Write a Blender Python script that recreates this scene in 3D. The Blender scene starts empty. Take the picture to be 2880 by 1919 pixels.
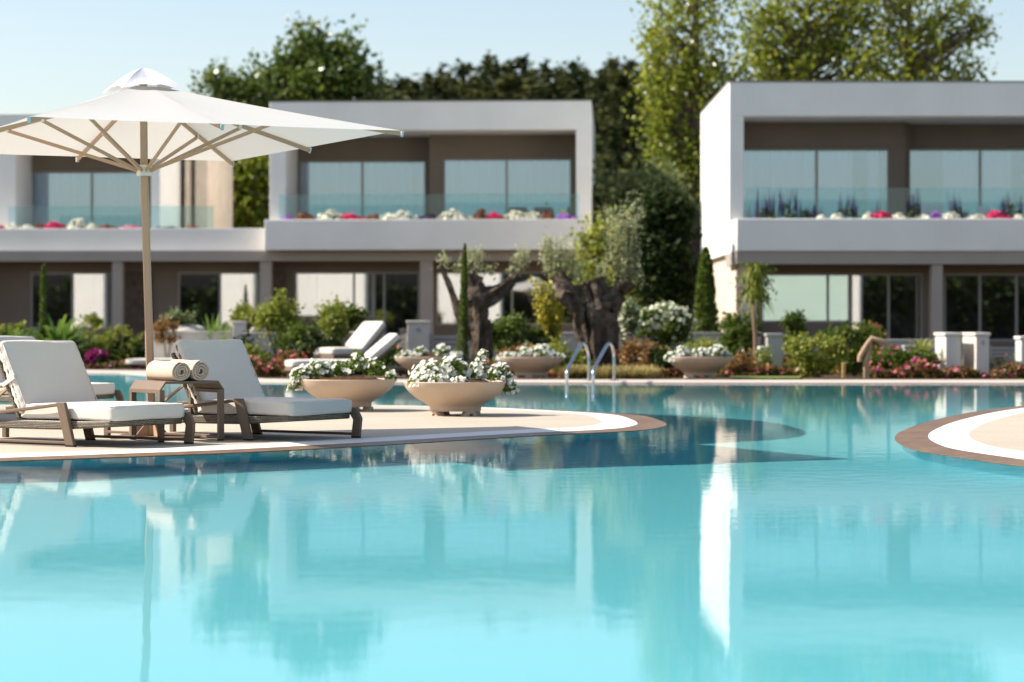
import bpy, bmesh, math, random
import numpy as np
from mathutils import Vector, Matrix
SC = bpy.context.scene
COL = SC.collection
PI = math.pi
F, CX, HZ, ZC = 6800.0, 1440.0, 910.0, 1.0     # focal length in photo pixels, horizon row, eye height
RNG = np.random.default_rng(11)
random.seed(5)

def G(px, py, z=0.0):
    """photo pixel -> point on the horizontal plane z"""
    Y = F * (ZC - z) / (py - HZ)
    return ((px - CX) / F * Y, Y)
def PX(px, Y): return (px - CX) / F * Y
def PZ(py, Y): return ZC + (HZ - py) / F * Y

# ------------------------------------------------------------------ materials
def mat(name, col, rough=0.6, spec=0.4, metal=0.0, noise=None, bump=None, sheen=0.0, coat=0.0):
    m = bpy.data.materials.new(name); m.use_nodes = True
    nt = m.node_tree; b = nt.nodes['Principled BSDF']
    b.inputs['Base Color'].default_value = (*col, 1); b.inputs['Roughness'].default_value = rough
    b.inputs['Metallic'].default_value = metal; b.inputs['Specular IOR Level'].default_value = spec
    b.inputs['Sheen Weight'].default_value = sheen; b.inputs['Coat Weight'].default_value = coat
    if noise or bump:
        tc = nt.nodes.new('ShaderNodeTexCoord')
    if noise:   # (scale, amount, detail)
        n = nt.nodes.new('ShaderNodeTexNoise'); n.inputs['Scale'].default_value = noise[0]; n.inputs['Detail'].default_value = noise[2] if len(noise) > 2 else 5
        nt.links.new(tc.outputs['Object'], n.inputs['Vector'])
        r = nt.nodes.new('ShaderNodeMapRange'); r.inputs[1].default_value = .3; r.inputs[2].default_value = .7
        r.inputs[3].default_value = 1 - noise[1]; r.inputs[4].default_value = 1 + noise[1]
        nt.links.new(n.outputs['Fac'], r.inputs[0])
        mx = nt.nodes.new('ShaderNodeMix'); mx.data_type = 'RGBA'; mx.blend_type = 'MULTIPLY'; mx.inputs[0].default_value = 1
        mx.inputs[6].default_value = (*col, 1); nt.links.new(r.outputs[0], mx.inputs[7]); nt.links.new(mx.outputs[2], b.inputs['Base Color'])
    if bump:    # (scale, strength, distance)
        n2 = nt.nodes.new('ShaderNodeTexNoise'); n2.inputs['Scale'].default_value = bump[0]; n2.inputs['Detail'].default_value = 4
        nt.links.new(tc.outputs['Object'], n2.inputs['Vector'])
        bp = nt.nodes.new('ShaderNodeBump'); bp.inputs['Strength'].default_value = bump[1]; bp.inputs['Distance'].default_value = bump[2]
        nt.links.new(n2.outputs['Fac'], bp.inputs['Height']); nt.links.new(bp.outputs['Normal'], b.inputs['Normal'])
    return m

def leafmat(name, c1, c2, trans=.35, rough=.45, spec=.35):
    """leaves: every leaf its own tone between c1 and c2, a little light coming through"""
    m = bpy.data.materials.new(name); m.use_nodes = True
    nt = m.node_tree; b = nt.nodes['Principled BSDF']; out = nt.nodes['Material Output']
    geo = nt.nodes.new('ShaderNodeNewGeometry')
    mx = nt.nodes.new('ShaderNodeMix'); mx.data_type = 'RGBA'
    mx.inputs[6].default_value = (*c1, 1); mx.inputs[7].default_value = (*c2, 1)
    nt.links.new(geo.outputs['Random Per Island'], mx.inputs[0]); nt.links.new(mx.outputs[2], b.inputs['Base Color'])
    b.inputs['Roughness'].default_value = rough; b.inputs['Specular IOR Level'].default_value = spec
    t = nt.nodes.new('ShaderNodeBsdfTranslucent'); nt.links.new(mx.outputs[2], t.inputs['Color'])
    s = nt.nodes.new('ShaderNodeMixShader'); s.inputs[0].default_value = trans
    nt.links.new(b.outputs[0], s.inputs[1]); nt.links.new(t.outputs[0], s.inputs[2]); nt.links.new(s.outputs[0], out.inputs['Surface'])
    return m

def clothmat(name, col, trans=.3, bump=None, noise=None):
    m = mat(name, col, .85, .15, bump=bump, noise=noise, sheen=.15)
    if trans:
        nt = m.node_tree; out = nt.nodes['Material Output']
        t = nt.nodes.new('ShaderNodeBsdfTranslucent'); t.inputs['Color'].default_value = (col[0], col[1] * .965, col[2] * .9, 1)
        s = nt.nodes.new('ShaderNodeMixShader'); s.inputs[0].default_value = trans
        nt.links.new(nt.nodes['Principled BSDF'].outputs[0], s.inputs[1]); nt.links.new(t.outputs[0], s.inputs[2]); nt.links.new(s.outputs[0], out.inputs['Surface'])
    return m

def glassmat(name, tint, ior=1.5, rough=0.0, coat=None, refl=(1, 1, 1)):
    m = bpy.data.materials.new(name); m.use_nodes = True
    nt = m.node_tree; nt.nodes.remove(nt.nodes['Principled BSDF']); out = nt.nodes['Material Output']
    tr = nt.nodes.new('ShaderNodeBsdfTransparent'); tr.inputs[0].default_value = (*tint, 1)
    gl = nt.nodes.new('ShaderNodeBsdfGlossy'); gl.inputs['Roughness'].default_value = rough; gl.inputs[0].default_value = (*refl, 1)
    fr = nt.nodes.new('ShaderNodeFresnel'); fr.inputs[0].default_value = ior
    s = nt.nodes.new('ShaderNodeMixShader')
    if coat is None: nt.links.new(fr.outputs[0], s.inputs[0])
    else: s.inputs[0].default_value = coat        # mirror-coated sun-control glass
    nt.links.new(tr.outputs[0], s.inputs[1]); nt.links.new(gl.outputs[0], s.inputs[2]); nt.links.new(s.outputs[0], out.inputs['Surface'])
    return m

# ------------------------------------------------------------------ objects
def tag(o, label=None, cat=None, group=None, kind=None):
    if label: o['label'] = label
    if cat: o['category'] = cat
    if group: o['group'] = group
    if kind: o['kind'] = kind
    return o
def thing(name, label, cat, loc=(0, 0, 0), rz=0.0, group=None):
    o = bpy.data.objects.new(name, None); COL.objects.link(o)
    o.location = loc; o.rotation_euler = (0, 0, rz); o.empty_display_size = .2
    return tag(o, label, cat, group, 'thing' if name.endswith('wall') else None)
def kids(o): return [c for c in list(bpy.data.objects) if c.parent == o]
def copy_tree(o, parent=None):
    c = o.copy(); COL.objects.link(c); c.parent = parent
    for ch in kids(o): copy_tree(ch, c)
    return c

class MB:
    """collects shapes, links them as ONE mesh object"""
    def __init__(s): s.v = []; s.f = []; s.mi = []; s.m = 0
    def add(s, vs, fs):
        n = len(s.v); s.v += [tuple(v) for v in vs]; s.f += [tuple(i + n for i in f) for f in fs]; s.mi += [s.m] * len(fs)
    def box(s, x0, x1, y0, y1, z0, z1, M=None):
        vs = [Vector((x, y, z)) for x in (x0, x1) for y in (y0, y1) for z in (z0, z1)]
        if M is not None: vs = [M @ v for v in vs]
        s.add(vs, [(0, 1, 3, 2), (4, 6, 7, 5), (0, 4, 5, 1), (2, 3, 7, 6), (0, 2, 6, 4), (1, 5, 7, 3)])
    def bar(s, a, b, w, h, up=(0, 0, 1)):
        a, b = Vector(a), Vector(b); d = (b - a); L = d.length; d.normalize(); up = Vector(up)
        side = d.cross(up)
        if side.length < 1e-4: side = d.cross(Vector((1, 0, 0)))
        side.normalize(); u = side.cross(d)
        vs = [p + side * (i * w / 2) + u * (j * h / 2) for p in (a, b) for i in (-1, 1) for j in (-1, 1)]
        s.add(vs, [(0, 1, 3, 2), (4, 6, 7, 5), (0, 4, 5, 1), (2, 3, 7, 6), (0, 2, 6, 4), (1, 5, 7, 3)])
    def prism(s, poly, y0, y1, axis='y'):
        """polygon (u,w) in the xz plane pushed along y (or in xy pushed along z)"""
        n = len(poly)
        if axis == 'y': vs = [(u, y0, w) for u, w in poly] + [(u, y1, w) for u, w in poly]
        elif axis == 'x': vs = [(y0, u, w) for u, w in poly] + [(y1, u, w) for u, w in poly]
        else: vs = [(u, w, y0) for u, w in poly] + [(u, w, y1) for u, w in poly]
        s.add(vs, [tuple(range(n)), tuple(range(2 * n - 1, n - 1, -1))] + [(i, i + n, (i + 1) % n + n, (i + 1) % n) for i in range(n)])
    def tube(s, pts, rad, n=8, cap=True):
        pts = [Vector(p) for p in pts]
        if not hasattr(rad, '__len__'): rad = [rad] * len(pts)
        ref = None; vs = []
        for i, p in enumerate(pts):
            d = (pts[min(i + 1, len(pts) - 1)] - pts[max(i - 1, 0)]).normalized()
            if ref is None: ref = d.orthogonal().normalized()
            ref = (ref - d * ref.dot(d)); ref = ref.normalized() if ref.length > 1e-5 else d.orthogonal().normalized()
            q = d.cross(ref)
            vs += [p + (ref * math.cos(2 * PI * k / n) + q * math.sin(2 * PI * k / n)) * rad[i] for k in range(n)]
        fs = [(i * n + k, i * n + (k + 1) % n, (i + 1) * n + (k + 1) % n, (i + 1) * n + k) for i in range(len(pts) - 1) for k in range(n)]
        if cap: fs += [tuple(range(n - 1, -1, -1)), tuple(range((len(pts) - 1) * n, len(pts) * n))]
        s.add(vs, fs)
    def lathe(s, prof, n=40, cx=0, cy=0):
        vs = [(cx + r * math.cos(2 * PI * k / n), cy + r * math.sin(2 * PI * k / n), z) for r, z in prof for k in range(n)]
        s.add(vs, [(i * n + k, i * n + (k + 1) % n, (i + 1) * n + (k + 1) % n, (i + 1) * n + k) for i in range(len(prof) - 1) for k in range(n)])
    def build(s, name, mats, parent=None, smooth=None, bevel=0, seg=2, recalc=True):
        me = bpy.data.meshes.new(name); me.from_pydata(s.v, [], s.f)
        if not isinstance(mats, (list, tuple)): mats = [mats]
        for m in mats: me.materials.append(m)
        if max(s.mi or [0]) > 0: me.polygons.foreach_set('material_index', s.mi)
        if recalc:
            b = bmesh.new(); b.from_mesh(me); bmesh.ops.recalc_face_normals(b, faces=b.faces); b.to_mesh(me); b.free()
        o = bpy.data.objects.new(name, me); COL.objects.link(o); o.parent = parent
        if bevel:
            md = o.modifiers.new('edge', 'BEVEL'); md.width = bevel; md.segments = seg; md.limit_method = 'ANGLE'; md.angle_limit = math.radians(35)
            smooth = 40 if smooth is None else smooth
        if smooth:
            me.polygons.foreach_set('use_smooth', [True] * len(me.polygons)); me.set_sharp_from_angle(angle=math.radians(smooth))
        me.update(); return o

def npmesh(name, V, Fq, mats, parent=None, mi=None, smooth=False):
    """fast mesh from arrays: Fq is (n,k) faces of one size"""
    V = np.asarray(V, dtype=np.float32); Fq = np.asarray(Fq, dtype=np.int32); k = Fq.shape[1]
    me = bpy.data.meshes.new(name); me.vertices.add(len(V)); me.vertices.foreach_set('co', V.ravel())
    me.loops.add(Fq.size); me.loops.foreach_set('vertex_index', Fq.ravel())
    me.polygons.add(len(Fq)); me.polygons.foreach_set('loop_start', np.arange(0, Fq.size, k, dtype=np.int32))
    if not isinstance(mats, (list, tuple)): mats = [mats]
    for m in mats: me.materials.append(m)
    if mi is not None: me.polygons.foreach_set('material_index', np.asarray(mi, dtype=np.int32))
    if smooth: me.polygons.foreach_set('use_smooth', np.ones(len(Fq), dtype=bool))
    me.update(calc_edges=True); me.validate()
    o = bpy.data.objects.new(name, me); COL.objects.link(o); o.parent = parent
    return o

# ------------------------------------------------------------------ foliage arrays
def unit(a): return a / (np.linalg.norm(a, axis=1, keepdims=True) + 1e-9)
def leaf_arr(C, size, asp=.55, var=.35, up=0.0, rng=RNG):
    """one folded 4-corner leaf per centre"""
    n = len(C); a = unit(rng.normal(size=(n, 3)) + np.array([0, 0, up])); b = unit(np.cross(a, rng.normal(size=(n, 3))))
    L = size * (1 + var * rng.uniform(-1, 1, (n, 1))); W = L * asp; nn = np.cross(a, b)
    V = np.stack([C - a * L / 2, C + b * W / 2 + nn * W * .12, C + a * L / 2, C - b * W / 2 + nn * W * .12], 1).reshape(-1, 3)
    return V, np.arange(4 * n).reshape(n, 4)
def clumps(n_c, per, cen, rad, cr, shell=.45, rng=RNG, low=-1.0):
    """points in clumps spread through an ellipsoid"""
    d = unit(rng.normal(size=(n_c, 3))); d[:, 2] = np.maximum(d[:, 2], low)
    r = rng.uniform(shell ** 3, 1, (n_c, 1)) ** (1 / 3)
    c = np.asarray(cen) + d * r * np.asarray(rad)
    sc = rng.uniform(.6, 1.35, (n_c, 1, 1))
    p = c[:, None, :] + rng.normal(size=(n_c, per, 3)) * cr * sc
    return p.reshape(-1, 3), c
def blade_arr(B, D, L, W, droop, seg=4, rng=RNG):
    """arching strap leaves: bases B, directions D, lengths L"""
    n = len(B); D = unit(D); side = unit(np.cross(D, np.array([0, 0, 1.0])) + 1e-4); V = []
    for i in range(seg + 1):
        t = i / seg; p = B + D * (L * t)[:, None]; p[:, 2] -= droop * L * t * t
        w = (W * (1 - t) ** .6 * (.6 + 1.2 * t * (1 - t) * 2))[:, None] if i < seg else np.zeros((n, 1)) + W[:, None] * .05
        V += [p - side * w / 2, p + side * w / 2]
    V = np.stack(V, 1).reshape(-1, 3); k = 2 * (seg + 1)
    f = np.concatenate([np.stack([np.arange(n) * k + 2 * i, np.arange(n) * k + 2 * i + 1, np.arange(n) * k + 2 * i + 3, np.arange(n) * k + 2 * i + 2], 1) for i in range(seg)])
    return V, f
def flower_arr(C, N, r, rng=RNG, petals=5):
    """small open blossoms: five cupped petals each, as quads round the centre"""
    n = len(C); N = unit(N); a = unit(np.cross(N, rng.normal(size=(n, 3)))); b = np.cross(N, a); V = []; r = (np.zeros(n) + r)[:, None] * rng.uniform(.75, 1.15, (n, 1))
    for k in range(petals):
        t = 2 * PI * k / petals; w = 2 * PI / petals * .52
        def P(ang, q, h): return C + (a * math.cos(ang) + b * math.sin(ang)) * r * q + N * r * h
        V += [C - N * r * .25, P(t - w, .8, .12), P(t, 1.08, .02), P(t + w, .8, .12)]
    V = np.stack(V, 1).reshape(-1, 3); m = 4 * petals
    f = np.concatenate([np.stack([np.arange(n) * m + 4 * k + j for j in range(4)], 1) for k in range(petals)])
    return V, f
def merge(*parts):
    Vs, Fs, n = [], [], 0
    for V, f in parts: Vs.append(V); Fs.append(f + n); n += len(V)
    return np.concatenate(Vs), np.concatenate(Fs)
# ------------------------------------------------------------------ camera, sun, sky
cam = bpy.data.cameras.new('camera'); co = bpy.data.objects.new('camera', cam); COL.objects.link(co); SC.camera = co
co.location = (0, 0, ZC); co.rotation_euler = (PI / 2, 0, 0); cam.sensor_width = 36; cam.lens = 36 * F / 2880
cam.shift_y = -(959.5 - HZ) / 2880; cam.clip_end = 4000; cam.clip_start = .1
cam.dof.use_dof = True; cam.dof.focus_distance = 19.6; cam.dof.aperture_fstop = 1.9
EL, AZ = math.radians(42.5), math.radians(6)
D = Vector((math.cos(AZ) * math.cos(EL), -math.sin(AZ) * math.cos(EL), -math.sin(EL)))
sl = bpy.data.lights.new('sun', 'SUN'); sl.energy = 4.7; sl.angle = math.radians(.5); sl.color = (1, .93, .82)
so = bpy.data.objects.new('sun', sl); COL.objects.link(so); so.rotation_euler = D.to_track_quat('-Z', 'Y').to_euler(); so.location = (-30, 20, 30)
w = bpy.data.worlds.new('World'); SC.world = w; w.use_nodes = True; nt = w.node_tree
bg = nt.nodes['Background']; sky = nt.nodes.new('ShaderNodeTexSky'); sky.sky_type = 'NISHITA'; sky.sun_disc = False
sky.sun_elevation = EL; sky.sun_rotation = math.atan2(-math.cos(AZ), math.sin(AZ)) % (2 * PI)
sky.air_density = 1.0; sky.dust_density = 1.2; sky.ozone_density = 1.6; sky.altitude = 0
wm = nt.nodes.new('ShaderNodeMix'); wm.data_type = 'RGBA'; wm.blend_type = 'MULTIPLY'; wm.inputs[0].default_value = 1; wm.inputs[7].default_value = (1, .925, .86, 1)   # hazy, slightly warm daylight
nt.links.new(sky.outputs[0], wm.inputs[6]); nt.links.new(wm.outputs[2], bg.inputs[0]); bg.inputs[1].default_value = .117
vs = SC.view_settings; vs.view_transform = 'Standard'; vs.look = 'None'; vs.exposure = 0.84; vs.gamma = 1
cy = SC.cycles; cy.use_denoising = True; cy.max_bounces = 10; cy.diffuse_bounces = 4; cy.glossy_bounces = 5; cy.transmission_bounces = 8
cy.transparent_max_bounces = 16; cy.caustics_reflective = False; cy.caustics_refractive = True; cy.blur_glossy = .2; cy.sample_clamp_indirect = 8
sl.cycles.is_caustics_light = True

# ------------------------------------------------------------------ pool, decks, ground
def smooth_loop(pts, per=8):
    n = len(pts); out = []
    for i in range(n):
        p0, p1, p2, p3 = (Vector(pts[(i + k - 1) % n]) for k in range(4))
        for j in range(per):
            t = j / per
            out.append(.5 * ((2 * p1) + (p2 - p0) * t + (2 * p0 - 5 * p1 + 4 * p2 - p3) * t * t + (3 * p1 - p0 - 3 * p2 + p3) * t ** 3))
    return out
def offset_loop(L, d):
    """move a counter-clockwise loop inwards by d (d may be negative)"""
    n = len(L); out = []
    for i in range(n):
        t = (L[(i + 1) % n] - L[i - 1]).normalized(); out.append(L[i] + Vector((-t.y, t.x)) * d)
    return out
def ccw(L):
    a = sum(L[i - 1].x * L[i].y - L[i].x * L[i - 1].y for i in range(len(L)))
    return L if a > 0 else L[::-1]
def ring(name, A, za, B, zb, m, parent=None, below=None):
    """strip between two loops of equal count; BELOW adds an outer upright face down to that height"""
    n = len(A); mb = MB(); vs = [(p.x, p.y, za) for p in A] + [(p.x, p.y, zb) for p in B]
    fs = [(i, (i + 1) % n, (i + 1) % n + n, i + n) for i in range(n)]
    if below is not None:
        vs += [(p.x, p.y, below) for p in A]; fs += [(i + 2 * n, (i + 1) % n + 2 * n, (i + 1) % n, i) for i in range(n)]
    mb.add(vs, fs); return mb.build(name, m, parent, recalc=False)
def fill(name, loops, z, m):
    b = bmesh.new()
    es = []
    for L in loops:
        vs = [b.verts.new((p.x, p.y, z)) for p in L]
        es += [b.edges.new((vs[i - 1], vs[i])) for i in range(len(vs))]
    bmesh.ops.triangle_fill(b, use_beauty=True, edges=es)
    for f in b.faces:
        if f.normal.z < 0: f.normal_flip()
    me = bpy.data.meshes.new(name); b.to_mesh(me); b.free(); me.materials.append(m)
    o = bpy.data.objects.new(name, me); COL.objects.link(o); return o

def stone(name, c1, c2, speck, sc=60, joints=False):
    m = mat(name, c1, .75, .3, bump=(180, .25, .004)); nt = m.node_tree; b = nt.nodes['Principled BSDF']
    tc = nt.nodes.new('ShaderNodeTexCoord')
    n1 = nt.nodes.new('ShaderNodeTexNoise'); n1.inputs['Scale'].default_value = sc; n1.inputs['Detail'].default_value = 3
    n2 = nt.nodes.new('ShaderNodeTexNoise'); n2.inputs['Scale'].default_value = .9; n2.inputs['Detail'].default_value = 6
    for n in (n1, n2): nt.links.new(tc.outputs['Object'], n.inputs['Vector'])
    r1 = nt.nodes.new('ShaderNodeMapRange'); r1.inputs[1].default_value = .35; r1.inputs[2].default_value = .65; nt.links.new(n1.outputs[0], r1.inputs[0])
    mx = nt.nodes.new('ShaderNodeMix'); mx.data_type = 'RGBA'; mx.inputs[6].default_value = (*c1, 1); mx.inputs[7].default_value = (*c2, 1); nt.links.new(r1.outputs[0], mx.inputs[0])
    r2 = nt.nodes.new('ShaderNodeMapRange'); r2.inputs[1].default_value = .35; r2.inputs[2].default_value = .7; r2.inputs[3].default_value = 1; r2.inputs[4].default_value = speck; nt.links.new(n2.outputs[0], r2.inputs[0])
    m2 = nt.nodes.new('ShaderNodeMix'); m2.data_type = 'RGBA'; m2.blend_type = 'MULTIPLY'; m2.inputs[0].default_value = 1
    nt.links.new(mx.outputs[2], m2.inputs[6]); nt.links.new(r2.outputs[0], m2.inputs[7]); nt.links.new(m2.outputs[2], b.inputs['Base Color'])
    return m
M_DECK = stone('washed_aggregate', (.52, .45, .36), (.43, .37, .29), .88, 70)
M_BAND = stone('white_stone', (.80, .78, .74), (.74, .72, .68), .94, 25)
M_WET = stone('wet_brown_stone', (.24, .14, .075), (.16, .095, .05), .72, 9)
M_WET.node_tree.nodes['Principled BSDF'].inputs['Roughness'].default_value = .42
M_COPE = stone('pale_pink_stone', (.58, .48, .41), (.50, .41, .35), .9, 20)
M_SOIL = stone('garden_soil', (.11, .08, .05), (.07, .05, .03), .7, 12)
M_LAWN = stone('lawn_green', (.16, .22, .045), (.10, .16, .03), .75, 30)

POOLTILE = mat('pool_tile', (.17, .80, .95), .55, .3, noise=(2.2, .05))
FLOORTILE = mat('pool_floor_tile', (.22, .86, .96), .55, .3); nt = FLOORTILE.node_tree     # painted darker towards the far side, for dimmer far water and less bounce
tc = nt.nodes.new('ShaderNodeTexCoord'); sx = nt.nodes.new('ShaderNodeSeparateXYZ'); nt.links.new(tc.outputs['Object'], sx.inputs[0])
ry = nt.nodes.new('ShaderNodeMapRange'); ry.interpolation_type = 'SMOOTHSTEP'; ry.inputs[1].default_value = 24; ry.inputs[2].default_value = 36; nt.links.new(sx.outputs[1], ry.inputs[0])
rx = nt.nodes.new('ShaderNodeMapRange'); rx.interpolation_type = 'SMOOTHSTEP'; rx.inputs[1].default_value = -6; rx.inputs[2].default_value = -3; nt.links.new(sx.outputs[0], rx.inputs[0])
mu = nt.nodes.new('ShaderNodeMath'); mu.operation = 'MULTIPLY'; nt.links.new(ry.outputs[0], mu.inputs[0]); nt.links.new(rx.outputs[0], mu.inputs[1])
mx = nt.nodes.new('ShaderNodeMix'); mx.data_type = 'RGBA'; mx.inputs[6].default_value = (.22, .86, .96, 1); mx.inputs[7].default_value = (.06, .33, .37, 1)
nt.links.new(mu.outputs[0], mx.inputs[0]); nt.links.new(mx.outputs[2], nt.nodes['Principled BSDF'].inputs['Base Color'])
FLOOR_Z = -1.22; WZ = .03
water = bpy.data.materials.new('pool_water'); water.use_nodes = True; nt = water.node_tree
nt.nodes.remove(nt.nodes['Principled BSDF']); gl = nt.nodes.new('ShaderNodeBsdfRefraction'); gl.inputs['IOR'].default_value = 1.333; gl.inputs['Roughness'].default_value = 0
gs = nt.nodes.new('ShaderNodeBsdfGlossy'); gs.inputs['Roughness'].default_value = 0.0; fr = nt.nodes.new('ShaderNodeFresnel'); fr.inputs[0].default_value = 1.333
fm = nt.nodes.new('ShaderNodeMath'); fm.operation = 'MULTIPLY'; fm.inputs[1].default_value = .93; nt.links.new(fr.outputs[0], fm.inputs[0])
ms = nt.nodes.new('ShaderNodeMixShader'); nt.links.new(fm.outputs[0], ms.inputs[0]); nt.links.new(gl.outputs[0], ms.inputs[1]); nt.links.new(gs.outputs[0], ms.inputs[2])
tc = nt.nodes.new('ShaderNodeTexCoord'); hs = []
for sc_, (sx, sy), amp in ((.8, (1.0, .5), .62), (6.0, (.8, .9), .16), (26.0, (.7, 1.1), .042)):
    mp = nt.nodes.new('ShaderNodeMapping'); mp.inputs['Scale'].default_value = (sc_ * sx, sc_ * sy, 1); nt.links.new(tc.outputs['Object'], mp.inputs[0])
    n = nt.nodes.new('ShaderNodeTexNoise'); n.inputs['Scale'].default_value = 1; n.inputs['Detail'].default_value = 1.5; nt.links.new(mp.outputs[0], n.inputs['Vector'])
    k = nt.nodes.new('ShaderNodeMath'); k.operation = 'MULTIPLY'; k.inputs[1].default_value = amp; nt.links.new(n.outputs['Fac'], k.inputs[0]); hs.append(k)
a1 = nt.nodes.new('ShaderNodeMath'); nt.links.new(hs[0].outputs[0], a1.inputs[0]); nt.links.new(hs[1].outputs[0], a1.inputs[1])
a2 = nt.nodes.new('ShaderNodeMath'); nt.links.new(a1.outputs[0], a2.inputs[0]); nt.links.new(hs[2].outputs[0], a2.inputs[1])
bp = nt.nodes.new('ShaderNodeBump'); bp.inputs['Strength'].default_value = 1.0; bp.inputs['Distance'].default_value = .0042
nt.links.new(a2.outputs[0], bp.inputs['Height']); [nt.links.new(bp.outputs[0], q.inputs['Normal']) for q in (gl, gs, fr)]; nt.links.new(ms.outputs[0], nt.nodes['Material Output'].inputs['Surface'])

POOL = [(-22, 1.2), (18, 1.2), (21, 8), (21, 40.2), (6, 40.25), (-3.6, 40.6), (-4.9, 41.4), (-5.9, 43.2), (-6.6, 46), (-7.6, 48.4), (-9.5, 49.3), (-22, 49.6)]
poolL = ccw([Vector((p[0], p[1] * .97)) for p in POOL])
def dense(L, d=1.0):
    out = []
    for i in range(len(L)):
        a, b = L[i], L[(i + 1) % len(L)]; k = max(1, int((b - a).length / d))
        out += [a + (b - a) * (j / k) for j in range(k)]
    return out
poolD = dense(poolL, 1.2)
isl = [G(*p, WZ) for p in ((-500, 1318), (-250, 1310), (0, 1299), (360, 1286), (720, 1272), (1121, 1250), (1380, 1234), (1600, 1221.6), (1740, 1215.5), (1828, 1208.5), (1868, 1200), (1874, 1193), (1858, 1184.5), (1811, 1171), (1725, 1163), (1600, 1156), (1442, 1148.5), (1250, 1143.5), (1059, 1140.5), (700, 1139), (300, 1139), (0, 1139))]
isl = ccw([Vector(p) for p in isl + [(-12, 29.8), (-19, 28), (-20, 18), (-14, 13.5), (-9, 14.6)]])
isl = ccw(smooth_loop(isl, 8))
isr = [G(*p, WZ) for p in ((2990, 1132), (2880, 1142), (2740, 1159), (2614, 1186), (2540, 1212), (2517, 1230), (2530, 1248), (2585, 1268), (2732, 1292), (2880, 1312), (3000, 1324))]
isr = ccw([Vector(p) for p in isr + [(5.6, 15.2), (9.5, 14.6), (13.5, 15.5), (16.5, 19), (16.5, 27), (11.5, 27.5)]])
isr = ccw(smooth_loop(isr, 8))
def land(L):
    a, b, c = offset_loop(L, .28), offset_loop(L, .62), offset_loop(L, .62)
    o = ring('pool_coping', L, WZ + .004, a, .041, M_WET, below=-.05); tag(o, kind='structure')
    o = ring('deck_border', a, .041, b, .05, M_BAND); tag(o, kind='structure')
    o = fill('pool_deck', [c], .05, M_DECK); tag(o, kind='structure')
    q = offset_loop(L, .06); o = ring('pool_wall', q, .0, q, .0, POOLTILE, below=FLOOR_Z); tag(o, kind='structure'); return o
walls = [land(isl), land(isr)]
walls.append(tag(ring('pool_wall', poolD[::-1], .03, poolD[::-1], .03, POOLTILE, below=FLOOR_Z), kind='structure'))
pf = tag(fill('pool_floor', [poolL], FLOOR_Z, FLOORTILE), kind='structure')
wt = tag(fill('water', [offset_loop(poolL, -.02), offset_loop(isl, .04), offset_loop(isr, .04)], WZ, water), kind='structure')
wt.data.polygons.foreach_set('use_smooth', [True] * len(wt.data.polygons))
wt.cycles.is_caustics_caster = True
for o in walls + [pf]: o.cycles.is_caustics_receiver = True
cope_o = offset_loop(poolD, -1.05)
tag(ring('pool_coping', offset_loop(poolD, 0.0), .04, offset_loop(poolD, -.12), .06, M_COPE, below=-.05), kind='structure')
tag(ring('coping_paving', offset_loop(poolD, -.12), .06, cope_o, .065, M_COPE), kind='structure')
big = [Vector(p) for p in ((-1500, -1500), (1500, -1500), (1500, 1500), (-1500, 1500))]
tag(fill('ground', [big, offset_loop(poolD, -1.0)], .045, M_SOIL), kind='structure')
# lawn patch behind the coping
lw = [Vector(G(px, py, .07)) for px, py in ((2050, 1064), (2250, 1064), (2262, 1050), (2200, 1046), (2060, 1048))]
tag(fill('lawn', [ccw(lw)], .072, M_LAWN), kind='structure')
# wooded hill far behind
gx = np.linspace(-160, 160, 60); gy = np.linspace(84, 330, 50); X, Y = np.meshgrid(gx, gy)
hh = 11.5 * np.clip((Y - 84) / 85, 0, 1) ** 1.15 * np.clip((X + 34) / 22, .0, 1) * (1 + .12 * np.sin(X * .21) + .08 * np.sin(Y * .13 + X * .07))
V = np.stack([X, Y, hh - .3], -1).reshape(-1, 3)
ii = np.arange(49 * 60).reshape(49, 60)[:, :-1].ravel(); f = np.stack([ii, ii + 1, ii + 61, ii + 60], 1)
M_HILL = stone('forest_floor', (.045, .06, .02), (.03, .035, .015), .7, 2)
tag(npmesh('hill', V, f, M_HILL, smooth=True), kind='structure')
def hill_z(x, y):
    return 11.5 * min(max((y - 84) / 85, 0), 1) ** 1.15 * min(max((x + 34) / 22, 0), 1) * (1 + .12 * math.sin(x * .21) + .08 * math.sin(y * .13 + x * .07)) - .3
# ------------------------------------------------------------------ materials of the furniture
M_TAUPE = mat('taupe_aluminium', (.185, .132, .095), .5, .15, noise=(14, .04))
M_POLE = mat('sand_aluminium', (.47, .31, .205), .5, .2)
M_RUB = mat('black_rubber', (.012, .012, .012), .7)
M_CUSH = clothmat('cushion_canvas', (.70, .645, .575), 0, bump=(9, .25, .02))
M_CUSHB = clothmat('back_cushion_canvas', (.68, .625, .56), 0, bump=(7, .35, .03))
M_CANOPY = clothmat('canopy_canvas', (.64, .63, .615), .36, bump=(5, .12, .02))
M_VALVE = clothmat('valve_canvas', (.82, .82, .85), .16, bump=(8, .3, .02))
M_CAP = mat('silver_end_cap', (.50, .54, .53), .4, .4, .0)
M_HUB = mat('white_plastic', (.74, .69, .61), .4)
M_TOWEL = clothmat('terry_cloth', (.57, .44, .34), 0, bump=(160, .6, .006), noise=(70, .08))
M_BOWL = mat('cast_stone', (.52, .40, .30), .62, .3, noise=(5, .05), bump=(90, .12, .003))
M_EARTH = mat('potting_soil', (.085, .045, .022), .95, .1, noise=(45, .6), bump=(50, 1, .03))
M_PETAL = leafmat('white_petal', (.93, .92, .84), (.90, .89, .83), .5, .6, .2)
M_PLEAF = leafmat('petunia_leaf', (.09, .16, .02), (.20, .27, .045), .4, .4)

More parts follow.
